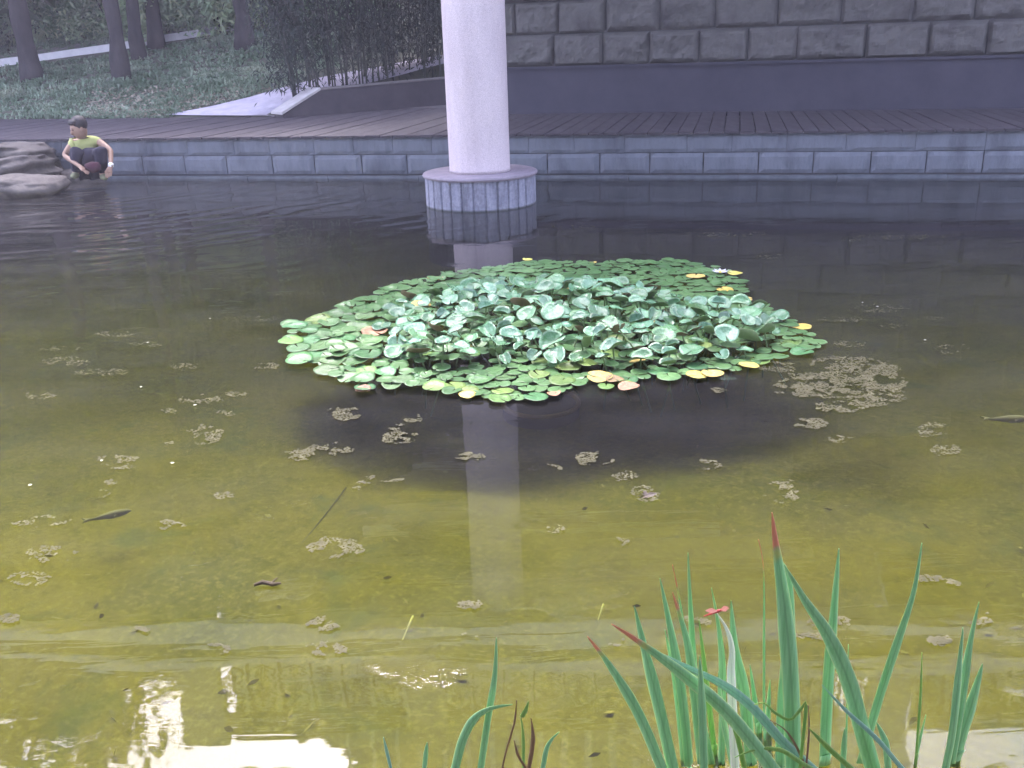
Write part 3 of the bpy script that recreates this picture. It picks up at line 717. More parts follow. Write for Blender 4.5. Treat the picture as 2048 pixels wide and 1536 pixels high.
# the red net bag by the hands
mb = MB(); bc = J(187, 334, -.22)
n = 12
for i in range(1): 
    bm = bmesh.new(); bmesh.ops.create_icosphere(bm, subdivisions=3, radius=1)
    for v in bm.verts: p = v.co; k = 1 + .25 * fbm(p.x, p.y, p.z, 1.6); v.co = Vector((p.x * .085, p.y * .06, p.z * .055)) * k
    me = bpy.data.meshes.new('cloth_bundle'); bm.to_mesh(me); bm.free(); me.materials.append(mat('red_cloth', (.035, .010, .018), (.06, .015, .03), 14, .9, .4))
    o = bpy.data.objects.new('cloth_bundle', me); COL.objects.link(o); o.location = bc; tag(o, 'dark red cloth bundle held between the person\'s hands at the water', 'cloth')
    me.polygons.foreach_set('use_smooth', [True] * len(me.polygons))

# ============================================================ WATER LILIES
def leaf_two_sided(top, n=22, rings=4, r=1.0, shape=None, th=.02):
    """Disc with a narrow notch; shape(u, a) -> (dx, dy, dz) on the unit disc. Upper skin material 0, underside 1."""
    mb = MB(); notch = .16; lay = []
    for sgn, dz in ((0, 0), (1, -th)):
        vs = [Vector((0, 0, dz))]
        for i in range(1, rings + 1):
            u = i / rings
            for k in range(n + 1):
                a = notch * (1 if i == rings else .7) + (2 * math.pi - 2 * notch * (1 if i == rings else .7)) * k / n
                vs.append(shape(u, a) + Vector((0, 0, dz)))
        lay.append(vs)
    V_ = lay[0] + lay[1]; o_ = len(lay[0]); fs = []; mi = []
    idx = lambda i, k: 1 + (i - 1) * (n + 1) + k
    for s_ in (0, 1):
        b = s_ * o_
        for k in range(n):
            f = (b, b + idx(1, k), b + idx(1, k + 1)); fs.append(f if s_ == 0 else f[::-1]); mi.append(s_)
        for i in range(1, rings):
            for k in range(n):
                f = (b + idx(i, k), b + idx(i + 1, k), b + idx(i + 1, k + 1), b + idx(i, k + 1)); fs.append(f if s_ == 0 else f[::-1]); mi.append(s_)
    for k in range(n): fs.append((idx(rings, k), o_ + idx(rings, k), o_ + idx(rings, k + 1), idx(rings, k + 1))); mi.append(1)
    mb.v = [tuple(v) for v in V_]; mb.f = fs; mb.mi = mi
    return mb
def flatshape(seed, curl):
    def f(u, a):
        rr = u * (1 + .03 * math.sin(3 * a + seed) + .02 * math.sin(7 * a + seed * 2))
        z = curl * u ** 3 * (1 + .6 * math.sin(2 * a + seed)) + .015 * math.sin(5 * a + seed) * u * u
        return Vector((rr * math.cos(a), rr * .96 * math.sin(a), z))
    return f
def cupshape(seed, cup, fold):
    def f(u, a):
        rr = u * (1 + .04 * math.sin(3 * a + seed)); x, y = rr * math.cos(a), rr * math.sin(a)
        z = (cup * (u ** 2) + fold * abs(y) ** 1.3 * .9) * .68 + .06 * math.sin(4 * a + seed) * u * u
        k = 1 - .35 * fold * abs(y)
        return Vector((x, y * k, z))
    return f
def lilymat(name, c1, c2, c3, rough=.34):
    m, t, b = nodes(name); v = coord(t)
    col = ramp(t, ntex(t, v, 2.2, 4, .6), [(.3, c1), (.5, c2), (.72, c3)])
    # veins fanning from the stalk
    sp = N(t, 'ShaderNodeSeparateXYZ'); t.links.new(v, sp.inputs[0]); at = N(t, 'ShaderNodeMath', operation='ARCTAN2'); t.links.new(sp.outputs[1], at.inputs[0]); t.links.new(sp.outputs[0], at.inputs[1])
    m1 = N(t, 'ShaderNodeMath', operation='MULTIPLY'); m1.inputs[1].default_value = 17; t.links.new(at.outputs[0], m1.inputs[0])
    sn = N(t, 'ShaderNodeMath', operation='SINE'); t.links.new(m1.outputs[0], sn.inputs[0])
    vein = ramp(t, sn.outputs[0], [(.86, 0), (.99, .2)]); col = mix(t, vein, col, tuple(min(1, x * 1.7) for x in c3))
    oi = N(t, 'ShaderNodeObjectInfo'); hs_ = N(t, 'ShaderNodeHueSaturation'); mr = N(t, 'ShaderNodeMapRange'); mr.inputs[3].default_value = .72; mr.inputs[4].default_value = 1.3
    t.links.new(oi.outputs['Random'], mr.inputs[0]); t.links.new(mr.outputs[0], hs_.inputs['Value'])
    f7 = N(t, 'ShaderNodeMath', operation='MULTIPLY'); f7.inputs[1].default_value = 9.7; fr = N(t, 'ShaderNodeMath', operation='FRACT'); mr2 = N(t, 'ShaderNodeMapRange'); mr2.inputs[3].default_value = .465; mr2.inputs[4].default_value = .52
    t.links.new(oi.outputs['Random'], f7.inputs[0]); t.links.new(f7.outputs[0], fr.inputs[0]); t.links.new(fr.outputs[0], mr2.inputs[0]); t.links.new(mr2.outputs[0], hs_.inputs['Hue'])
    t.links.new(col, hs_.inputs['Color']); t.links.new(hs_.outputs[0], b.inputs['Base Color'])
    b.inputs['Roughness'].default_value = rough; b.inputs['Specular IOR Level'].default_value = .55
    bp = N(t, 'ShaderNodeBump'); bp.inputs['Strength'].default_value = .22; bp.inputs['Distance'].default_value = .03
    t.links.new(ntex(t, v, 5, 4, .6), bp.inputs['Height']); t.links.new(bp.outputs[0], b.inputs['Normal'])
    return m
lily_g = lilymat('lily_green', (.045, .135, .045), (.075, .195, .065), (.125, .265, .10))
lily_b = lilymat('lily_bluegreen', (.065, .17, .075), (.105, .235, .125), (.17, .32, .21), .22)
lily_l = lilymat('lily_lime', (.07, .16, .03), (.11, .22, .045), (.17, .29, .07), .4)
lily_y = lilymat('lily_yellow', (.45, .40, .06), (.60, .50, .10), (.70, .60, .22), .5)
lily_br = lilymat('lily_brown', (.20, .12, .05), (.33, .20, .09), (.45, .30, .15), .6)
lily_u = mat('lily_underside', (.12, .085, .04), (.17, .13, .055), 3, .6, .1)
lily_ug = mat('lily_underside_green', (.10, .17, .06), (.14, .21, .08), 3, .6, .1)
flats = [leaf_two_sided(0, shape=flatshape(i * 1.7, c)).mesh('lily_flat', [lily_g, lily_u], True) for i, c in enumerate((.02, .05, .09, .16, .01, .22))]
limes = [leaf_two_sided(0, shape=flatshape(i * 1.9 + 3, c)).mesh('lily_lime', [lily_l, lily_u], True) for i, c in enumerate((.03, .06, .12))]
yell = [leaf_two_sided(0, shape=flatshape(i * 2.3, c)).mesh('lily_yellow', [lily_y, lily_u], True) for i, c in enumerate((.05, .12))]
brwn = [leaf_two_sided(0, shape=flatshape(i * 3.1, c)).mesh('lily_brown', [lily_br, lily_u], True) for i, c in enumerate((.10, .2))]
cups = [leaf_two_sided(0, shape=cupshape(i * 1.3, c, f)).mesh('lily_cup', [lily_b, lily_ug if i % 3 else lily_u], True) for i, (c, f) in enumerate(((.15, .2), (.25, .5), (.1, .8), (.35, .3), (.2, 1.0), (.05, .35), (.45, .2)))]
poly = [(570, 662), (600, 648), (640, 640), (700, 616), (740, 605), (770, 585), (880, 555), (970, 540), (1040, 528), (1200, 526), (1340, 524), (1440, 540), (1480, 560), (1486, 585), (1500, 608), (1560, 630), (1600, 655), (1640, 692), (1618, 710),
        (1540, 722), (1500, 738), (1420, 752), (1330, 762), (1240, 772), (1190, 765), (1140, 785), (1100, 798), (990, 800), (900, 790), (860, 782), (730, 785), (670, 765), (630, 745), (585, 725), (575, 700), (584, 682)]
wpoly = [P(x, y) for x, y in poly]
def inside(p, pg):
    c = False; n = len(pg)
    for i in range(n):
        a, b = pg[i], pg[(i + 1) % n]
        if (a.y > p.y) != (b.y > p.y) and p.x < (b.x - a.x) * (p.y - a.y) / (b.y - a.y) + a.x: c = not c
    return c
def topx(p):
    c = CM.transposed() @ (Vector(p) - Vector((0, 0, H))); return 1024 + F * c.x / -c.z, 768 - F * c.y / -c.z
x0 = min(p.x for p in wpoly); x1 = max(p.x for p in wpoly); y0 = min(p.y for p in wpoly); y1 = max(p.y for p in wpoly)
pads = []
for i in range(26000):
    p = Vector((U(x0, x1), U(y0, y1), 0))
    if not inside(p, wpoly): continue
    px, py = topx(p)
    r = (U(.044, .070) if px < 800 else U(.032, .060)) * (1 if RND() < .8 else .72)
    if px > 1300 and py > 600: r *= .9
    ok = all((p.x - q[0].x) ** 2 + (p.y - q[0].y) ** 2 > ((r + q[1]) * .64) ** 2 for q in pads)
    if ok: pads.append((p, r, px, py))
def raisedness(px, py):
    d = min(((px - 1090) / 330) ** 2 + ((py - 655) / 85) ** 2, ((px - 1440) / 130) ** 2 + ((py - 672) / 55) ** 2, ((px - 1250) / 190) ** 2 + ((py - 715) / 38) ** 2, ((px - 880) / 90) ** 2 + ((py - 715) / 38) ** 2)
    return max(0, 1 - d)
items = []
for p, r, px, py in pads:
    hole = ((px - 1095) / 26) ** 2 + ((py - 566) / 9) ** 2 < 1 or ((px - 972) / 22) ** 2 + ((py - 731) / 8) ** 2 < 1
    if hole: continue
    items.append(('flat', p, r, px, py))
for i in range(9000):
    p = Vector((U(x0, x1), U(y0, y1), 0)); px, py = topx(p); k = raisedness(px, py)
    if k <= 0 or not inside(p, wpoly) or RND() > k * 1.6 + .1: continue
    r = U(.034, .064)
    if all((p.x - q[1].x) ** 2 + (p.y - q[1].y) ** 2 > ((r + q[2]) * .84) ** 2 for q in items if q[0] == 'cup'): items.append(('cup', p, r, px, py))
# the leaves that stand out get a label of their own
special = [('yellow', 1200, 763, .055, 'bright yellow lily pad with a ragged brown hole at the front edge of the bed'), ('yellow', 1425, 755, .05, 'bright yellow lily pad, right one of the pair at the front edge'),
    ('yellow', 1392, 758, .045, 'pale yellow lily pad, left one of the pair at the front edge'), ('yellow', 1497, 738, .045, 'yellow lily pad alone near the right end of the front edge'), ('yellow', 915, 675, .045, 'yellow lily pad among green leaves left of the bed\'s middle'),
    ('brown', 1258, 783, .045, 'curled brown and green lily pad adrift below the front edge'), ('brown', 1108, 796, .030, 'small round pinkish brown lily pad at the frontmost corner'), ('brown', 1230, 768, .04, 'wilted brown lily pad beside the bright yellow one'),
    ('yellow', 1055, 524, .035, 'small yellow pad farthest back, near the column\'s mirror image'), ('yellow', 1470, 553, .045, 'yellow pad at the back right corner of the bed'), ('yellow', 935, 797, .035, 'small yellow pad at the front left edge'),
    ('brown', 727, 788, .035, 'rust-edged small pad at the front left corner'), ('yellow', 1490, 604, .04, 'yellow pad in the notch of the right edge'), ('flat', 1335, 523, .042, 'single green pad floating clear of the bed\'s back edge'),
    ('flat', 1212, 778, .036, 'small green pad, left one of the two adrift below the front edge'), ('flat', 1252, 774, .033, 'small green pad, right one of the two adrift below the front edge'), ('flat', 1520, 727, .045, 'round green pad jutting from the front edge near the right tip'),
    ('flat', 1000, 803, .05, 'large green pad, left one of the pair farthest forward'), ('flat', 1072, 801, .052, 'large green pad, right one of the pair farthest forward'), ('flat', 655, 748, .06, 'broad pale green pad at the lower left corner of the bed'), ('flat', 600, 722, .06, 'broad green pad at the left edge, second from the corner'),
    ('flat', 605, 656, .055, 'green pad at the far left tip of the bed')]
for kind, px, py, r, lb in special:
    p = P(px, py); items = [q for q in items if (q[1] - p).length > (r * .8 if q[0] == 'flat' else .03)]
    items.append((kind, p, r, px, py, lb))
def area(q): return -q[2] / q[1].y * (1.5 if q[0] == 'cup' else 1) - (10 if len(q) > 5 else 0)
items.sort(key=area)
def lab(kind, px, py, r=.05, tilt=0):
    ct = 'far left', 'left', 'left of centre', 'centre', 'right of centre', 'right', 'far right'
    c = ct[min(6, max(0, int((px - 570) / 152)))]
    rw = 'rearmost', 'second', 'third', 'fourth', 'fifth', 'frontmost'
    q = rw[min(5, max(0, int((py - 535) / 44)))]
    sz = 'large' if r > .055 else 'small' if r < .044 else 'middling'
    if kind == 'cup':
        ti = 'steeply tipped' if tilt > .45 else 'nearly level' if tilt < .2 else 'gently tipped'
        return f'{sz} raised lily leaf, {ti}, {q} band from back, {c}', 'raised water lily leaves'
    return f'{sz} flat floating lily pad, {q} band from back, {c} part of the bed', 'flat water lily pads'
stemmesh = MB(); stemmesh.tube([(0, 0, 0), (.02, .01, -.10), (.0, .05, -.28)], .004, 5); stemmesh = stemmesh.mesh('lily_stem', [lily_ug])
rest = MB(); rest_m = [lily_g, lily_u, lily_b, lily_y, lily_ug]
nind = 0
for q in items:
    kind, p, r, px, py = q[:5]
    k = raisedness(px, py)
    if kind == 'flat':
        me = random.choice(flats if px < 900 else flats[:5])
        if RND() < (.65 if (px > 1300 and 590 < py < 720) or (py > 715 and 850 < px < 1250) else .18): me = random.choice(limes)
        if RND() < .008: me = brwn[0]
        z = U(.004, .014) + (.02 * RND() if px < 900 else 0); tilt = (U(-.05, .05) + (.10 if px < 900 and RND() < .6 else 0), U(-.05, .05))
        if k > .3: z += U(0, .05); tilt = (U(-.2, .3), U(-.2, .2))
    elif kind == 'cup':
        me = random.choice(cups); z = .03 + .11 * k * U(.3, 1.1); tilt = (U(-.1, .5), U(-.35, .35))
        if RND() < .12: tilt = (U(-.8, -.3), U(-.5, .5))
    else: me = random.choice(yell if kind == 'yellow' else brwn); z = .014; tilt = (U(-.05, .15), U(-.1, .1))
    spin = U(0, 6.283)
    Mx = Matrix.Translation((p.x, p.y, z + r * .1)) @ Matrix.Rotation(tilt[0], 4, 'X') @ Matrix.Rotation(tilt[1], 4, 'Y') @ Matrix.Rotation(spin, 4, 'Z') @ Matrix.Diagonal((r, r, r * .9, 1))
    if nind < 300:
        nind += 1
        if kind == 'flat' and len(q) == 5 and RND() < .012: me = yell[0]; kind = 'yellow2'
        o = bpy.data.objects.new('lily_leaf' if kind == 'cup' else 'lily_pad', me); COL.objects.link(o); o.matrix_world = Mx
        if len(q) > 5: tag(o, q[5], 'lily pad', 'water lily leaves of the bed')
        elif kind == 'yellow2':
            side = 'left part' if px < 830 else 'middle' if px < 1260 else 'right part'
            tag(o, f'yellowing flat lily pad among green ones, {side} of the bed', 'lily pad', f'yellowing pads, {side} of the bed')
        else:
            a, g = lab(kind, px, py, r, tilt[0]); tag(o, a, 'lily leaf' if kind == 'cup' else 'lily pad', g)
        if kind == 'cup':
            st = bpy.data.objects.new('stem', stemmesh); COL.objects.link(st); st.parent = o
            st.matrix_parent_inverse = Matrix(); st.scale = (1 / r, 1 / r, 1 / r); st.rotation_euler = (0, 0, 0)
    else:
        vs = [Mx @ v.co for v in me.vertices]; mm = {0: 2 if kind == 'cup' else 0, 1: 4 if kind == 'cup' else 1}
        if kind == 'flat' and RND() < .015: mm = {0: 3, 1: 1}
        k0 = len(rest.v); rest.v += [tuple(v) for v in vs]
        for pg in me.polygons: rest.f.append(tuple(i + k0 for i in pg.vertices)); rest.mi.append(mm[pg.material_index])
o = rest.build('lily_pads_mass', rest_m, None, True); tag(o, 'remaining small crowded lily pads filling the bed behind the larger ones', 'lily pads', None, 'stuff')
# one pale closed flower near the back right corner
fl_p = P(1440, 553); fl_o = empty('lily_flower', fl_p, 'small pale violet water lily flower near the back right corner of the bed', 'flower')
mb = MB()
for k in range(9):
    a = k * .7; d = Vector((math.cos(a), math.sin(a), .35)); s_ = Vector((-math.sin(a), math.cos(a), 0)) * .010; b = fl_p + Vector((0, 0, .02))
    mb.add([b, b + d * .03 + s_, b + d * .055, b + d * .03 - s_], [(0, 1, 2, 3)])
sub(mb, 'petals', mat('petal', (.62, .55, .75), (.8, .75, .85), 9, .5, 0), fl_o)
mb = MB(); mb.lathe([(.004, .02), (.012, .026), (.006, .036)], fl_p, 10); sub(mb, 'stamens', lily_y, fl_o)

# ---- the submerged planter whose rim shows in front of the bed
pc = P(1082, 806, BED + .03); pot = empty('planter', (pc.x, pc.y, BED), 'sunken round clay planter, its rim showing under water at the front of the bed', 'planter')
pr = (P(1160, 812, BED + .03) - P(1004, 812, BED + .03)).length / 2; clay = mat('clay', (.30, .22, .10), (.42, .31, .14), 9, .9, .3)
mb = MB(); mb.lathe([(pr + .013 * math.cos(a) - .006, BED + .03 + .010 * math.sin(a)) for a in [-1.5, -.8, 0, .8, 1.6, 2.4, 3.1]], (pc.x, pc.y, 0), 48)
mb.f = [f for f in mb.f if len(f) == 4]; sub(mb, 'rim', clay, pot, True)
mb = MB(); mb.lathe([(pr * 1.0, BED - .12), (pr * .99, BED + .018)], (pc.x, pc.y, 0), 48); sub(mb, 'pot_body', mat('pot_dark', (.03, .03, .03), (.05, .045, .04), 5, .9, .2), pot, True)

# ============================================================ FLOATING ALGAE, DEBRIS
alg = MB()
clusters = [(690, 829, 38, 14, 1.0), (825, 838, 18, 10, 1), (803, 858, 26, 8, 1), (802, 878, 36, 11, 1), (600, 912, 30, 12, .8), (640, 905, 34, 14, .9), (685, 897, 26, 11, .8), (940, 915, 28, 8, 1), (1187, 920, 40, 14, .9), (1100, 938, 24, 7, .8), (1410, 932, 30, 10, .8),
    (1700, 760, 110, 42, 1.3), (1620, 775, 80, 20, 1.2), (1750, 795, 60, 20, .9), (1680, 815, 50, 12, .9), (1620, 850, 38, 13, 1), (1680, 880, 22, 7, .9), (1570, 985, 40, 22, .6), (1720, 745, 60, 30, 1), (1560, 735, 40, 12, .7), (1430, 783, 22, 6, .7),
    (140, 725, 50, 9, .6), (80, 793, 30, 8, .5), (230, 670, 40, 7, .5), (370, 735, 30, 7, .5), (400, 800, 45, 9, .6), (350, 822, 26, 8, .5), (410, 872, 34, 20, .6), (455, 828, 20, 6, .5), (540, 738, 34, 10, .8), (345, 890, 16, 5, .5), (235, 920, 40, 8, .5), (240, 935, 30, 6, .4), (230, 967, 22, 6, .5), (445, 992, 22, 8, .6),
    (340, 1052, 30, 10, .6), (200, 990, 22, 8, .3), (80, 1045, 60, 12, .35), (670, 1098, 60, 20, .45), (770, 960, 40, 8, .5), (720, 972, 22, 10, .5), (100, 1110, 50, 16, .35), (950, 1212, 36, 10, .4), (930, 1283, 26, 12, .4), (640, 1250, 50, 14, .4), (655, 1300, 40, 14, .4), (430, 1300, 40, 10, .4), (20, 1240, 20, 10, .5), (280, 1262, 20, 6, .5),
    (1250, 955, 26, 9, .4), (1290, 990, 30, 16, .35), (1110, 1060, 20, 8, .2), (1230, 1085, 26, 9, .3), (1870, 860, 34, 12, .4), (1890, 900, 30, 14, .35), (1850, 870, 20, 6, .4), (1760, 620, 60, 8, .4), (1690, 640, 50, 6, .3), (1860, 640, 30, 5, .3), (1700, 690, 40, 6, .4), (1900, 700, 40, 10, .3),
    (1790, 655, 26, 5, .6), (1930, 1165, 40, 10, .5), (1860, 1160, 30, 8, .4), (1400, 1240, 30, 12, .3), (1240, 1288, 26, 8, .5), (1660, 1245, 40, 12, .3), (1880, 1285, 26, 10, .5), (1960, 1240, 34, 12, .3), (1640, 1275, 60, 6, .3), (470, 790, 30, 5, .5), (200, 745, 60, 8, .35), (300, 690, 40, 5, .4), (120, 700, 50, 6, .35),
    (600, 590, 60, 5, .2), (430, 600, 50, 5, .2), (500, 640, 60, 6, .2), (60, 1160, 40, 14, .25), (1450, 470, 90, 5, .3), (1800, 475, 100, 5, .3), (1150, 455, 60, 4, .3), (1700, 482, 26, 3, .5), (1560, 515, 60, 5, .2)]
def flecks(mb, cx, cy, rx, ry, dens):
    c = P(cx, cy); n = int(rx * ry * 1.25 * dens) + 16
    s_ = random.randrange(99)
    for i in range(n):
        a = U(0, 6.283); k = math.sqrt(RND()) * (1 + .35 * nz(math.cos(a) * 1.5 + s_, math.sin(a) * 1.5, s_, 1.3))
        p = P(cx + math.cos(a) * k * rx, cy + math.sin(a) * k * ry, 0)
        if nz(p.x, p.y, s_, 14) + .6 * nz(p.x, p.y, s_, 34) < -.02: continue
        rr = U(.0015, .0060) * (1 if cy > 560 else 1.6); m_ = random.choice((4, 5, 6)); a0_ = U(0, 6.28); z = .0035 + RND() * .003
        if inside(p, wpoly): continue
        mb.add([(p.x + math.cos(a0_ + 6.283 * j / m_) * rr * U(.5, 1.2), p.y + math.sin(a0_ + 6.283 * j / m_) * rr * U(.5, 1.0), z) for j in range(m_)], [tuple(range(m_))])
for c in clusters: flecks(alg, *c)
o = alg.build('floating_algae', mat('algae', (.085, .082, .05), (.15, .14, .09), 20, 1, .2, spec=.05)); tag(o, 'ragged patches of olive grey algae floating across the pond', 'algae', None, 'stuff')
pet = MB()
for (x, y) in ((295, 685), (282, 774), (1755, 613), (1050, 540), (720, 597), (203, 921), (345, 926), (1850, 680), (1725, 605), (1700, 482), (420, 637), (60, 970), (390, 810), (1120, 780)):
    p = P(x, y, .006); r = .007; pet.add([(p.x + math.cos(a) * r * U(.6, 1.3), p.y + math.sin(a) * r * .8, .007) for a in [k * 1.05 for k in range(6)]], [tuple(range(6))])
o = pet.build('floating_specks', mat('pale_speck', (.40, .42, .32), (.5, .5, .42), 9, .6, 0)); tag(o, 'scattered tiny pale petals and specks on the water', 'specks', None, 'stuff')
sl_ = MB()
for i in range(170):
    p = P(U(-100, 2150), U(560, 1536), 0); p.z = BED - max(0, p.y - 3.2) * .03 + .03 * fbm(p.x, p.y, 0, .8) + .006
    leaf(sl_, p, U(.012, .05), U(.006, .02), Vector((U(-1, 1), U(-1, 1), U(-.05, .15))), 0)
o = sl_.build('sunken_litter', mat('sunken_litter', (.22, .20, .05), (.44, .41, .12), 3, 1, 0, spec=0)); tag(o, 'bits of rotting leaf and silt lying on the pond bed', 'leaf litter', None, 'stuff')
# fish, stick, dead leaf
def fish(px, py, z, L_, ang, label):
    c = P(px, py, z); root = empty('fish', c, label, 'fish', 'fish in the pond'); d = Vector((math.cos(ang), math.sin(ang), 0)); s_ = Vector((-d.y, d.x, 0))
    mb = MB(); pts = [c + d * L_ * t for t in (-.5, -.4, -.2, 0, .2, .38, .5)]; mb.tube(pts, [L_ * k for k in (.02, .035, .07, .10, .10, .07, .015)], 10); sub(mb, 'body', fm, root, True)
    mb = MB(); t = c - d * L_ * .48; mb.prism([t, t - d * L_ * .2 + s_ * L_ * .12, t - d * L_ * .13, t - d * L_ * .2 - s_ * L_ * .12], (0, 0, .006)); sub(mb, 'tail_fin', fm, root)
    for g in (-1, 1):
        mb = MB(); t = c + d * L_ * .15 + s_ * g * L_ * .09; mb.prism([t, t + s_ * g * L_ * .10 - d * L_ * .10, t - d * L_ * .08], (0, 0, .004)); sub(mb, 'side_fin', fm, root)
fm = mat('fish_skin', (.15, .15, .045), (.20, .195, .06), 20, .6, .1)
fish(222, 1030, -.20, .14, R(28), 'dark olive fish under the surface in the lower left water')
fish(2020, 838, -.10, .16, R(-5), 'dark fish under the surface at the right edge of the view')
st0 = P(508, 1170, .008); st1 = P(562, 1166, .008); mb = MB(); mb.tube([st0, st0.lerp(st1, .3) + Vector((0, .006, .004)), st0.lerp(st1, .7) - Vector((0, .004, 0)), st1], [.004, .006, .006, .003], 7); mb.tube([st0.lerp(st1, .6), st0.lerp(st1, .75) + Vector((.004, .02, .006))], [.004, .002], 5)
o = mb.build('twig', mat('twig', (.05, .035, .02), (.09, .06, .035), 20, .8, .2), loc=st0); tag(o, 'short brown twig floating in the lower left water', 'twig')
dl = P(1290, 992, .006); mb = MB()
for k, (sx_, an) in enumerate(((.040, .2), (.028, 1.3), (.022, -1.0))):
    d = Vector((math.cos(an), math.sin(an), 0)); s_ = Vector((-d.y, d.x, 0)); mb.add([dl, dl + d * sx_ * .5 + s_ * .009 + Vector((0, 0, .008)), dl + d * sx_ + Vector((0, 0, .004)), dl + d * sx_ * .5 - s_ * .009], [(0, 1, 2, 3)])
    mb.add([dl, dl - d * sx_ * .4 + s_ * .007, dl - d * sx_ * .8 + Vector((0, 0, .003)), dl - d * sx_ * .4 - s_ * .007 + Vector((0, 0, .006))], [(0, 1, 2, 3)])
o = mb.build('dead_leaf', mat('dead_leaf', (.05, .035, .03), (.10, .07, .05), 20, .6, .1), loc=dl); tag(o, 'dark crumpled dead leaf floating right of centre', 'leaf')
# old cord and cane lying on the bed
mb = MB(); mb.tube([P(x, y, BED + .0) for x, y in ((560, 1175), (605, 1085), (650, 1030), (692, 975))], .0025, 5)
o = mb.build('sunken_cord', mat('cord', (.12, .12, .04), (.16, .15, .05), 9, .9, 0)); tag(o, 'thin dark cord lying on the pond bed left of centre', 'cord')
for (a, b, lb) in (((826, 1232), (805, 1280), 'thin pale sunken grass blade below centre'), ((1207, 1208), (1196, 1240), 'thin pale sunken grass blade left of the iris tips')):
    mb = MB(); mb.tube([P(a[0], a[1], .004), P(b[0], b[1], -.02)], [.003, .0015], 5); o = mb.build('grass_blade', mat('sunken_grass', (.30, .31, .08), (.38, .38, .12), 9, .9, 0, spec=.1)); tag(o, lb, 'grass blade', 'sunken grass blades')

# ============================================================ IRIS at the near bank
def irismat(name, cg, cm_, edge, tip):
    m, t, b = nodes(name); v = coord(t)
    a = N(t, 'ShaderNodeAttribute', attribute_name='along'); ac = N(t, 'ShaderNodeAttribute', attribute_name='across')
    st = ramp(t, ntex(t, coord(t, (60, 60, 1.5)), 4, 4, .6), [(.35, cg), (.65, cm_)])
    ed = ramp(t, ac.outputs['Fac'], [(.0, 1), (.16, 0)]); col = mix(t, ed, st, edge)
    mid = ramp(t, ac.outputs['Fac'], [(.80, 0), (1, .55)]); col = mix(t, mid, col, tuple(c * .55 for c in cg))
    ad = N(t, 'ShaderNodeMath', operation='ADD'); mu = N(t, 'ShaderNodeMath', operation='MULTIPLY'); mu.inputs[1].default_value = .06; t.links.new(ntex(t, v, 40, 3), mu.inputs[0]); t.links.new(a.outputs['Fac'], ad.inputs[0]); t.links.new(mu.outputs[0], ad.inputs[1])
    if tip:
        tf = ramp(t, ad.outputs[0], [(tip, 0), (tip + .035, 1)]); col = mix(t, tf, col, (.62, .22, .13))
        tf = ramp(t, ad.outputs[0], [(tip - .03, 0), (tip, .8), (tip + .02, 0)]); col = mix(t, tf, col, (.45, .42, .10))
    t.links.new(col, b.inputs['Base Color']); b.inputs['Roughness'].default_value = .42
    tr_ = b.inputs.get('Subsurface Weight')
    bp = N(t, 'ShaderNodeBump'); bp.inputs['Strength'].default_value = .3; bp.inputs['Distance'].default_value = .002
    t.links.new(ntex(t, coord(t, (90, 90, 1)), 5, 3), bp.inputs['Height']); t.links.new(bp.outputs[0], b.inputs['Normal'])
    return m
ir_g = irismat('iris_green', (.19, .45, .19), (.28, .56, .27), (.50, .68, .28), None)
ir_r = irismat('iris_red_tip', (.19, .45, .19), (.28, .56, .27), (.50, .68, .28), .895)
ir_p = irismat('iris_pale', (.20, .42, .32), (.28, .50, .40), (.35, .52, .35), None)
ir_c = irismat('iris_cream', (.80, .80, .68), (.86, .85, .74), (.75, .75, .55), None)
ir_y = irismat('iris_yellow_green', (.16, .32, .07), (.24, .42, .10), (.34, .46, .12), None)
ir_b = irismat('iris_dry', (.16, .08, .05), (.24, .13, .08), (.22, .14, .09), None)
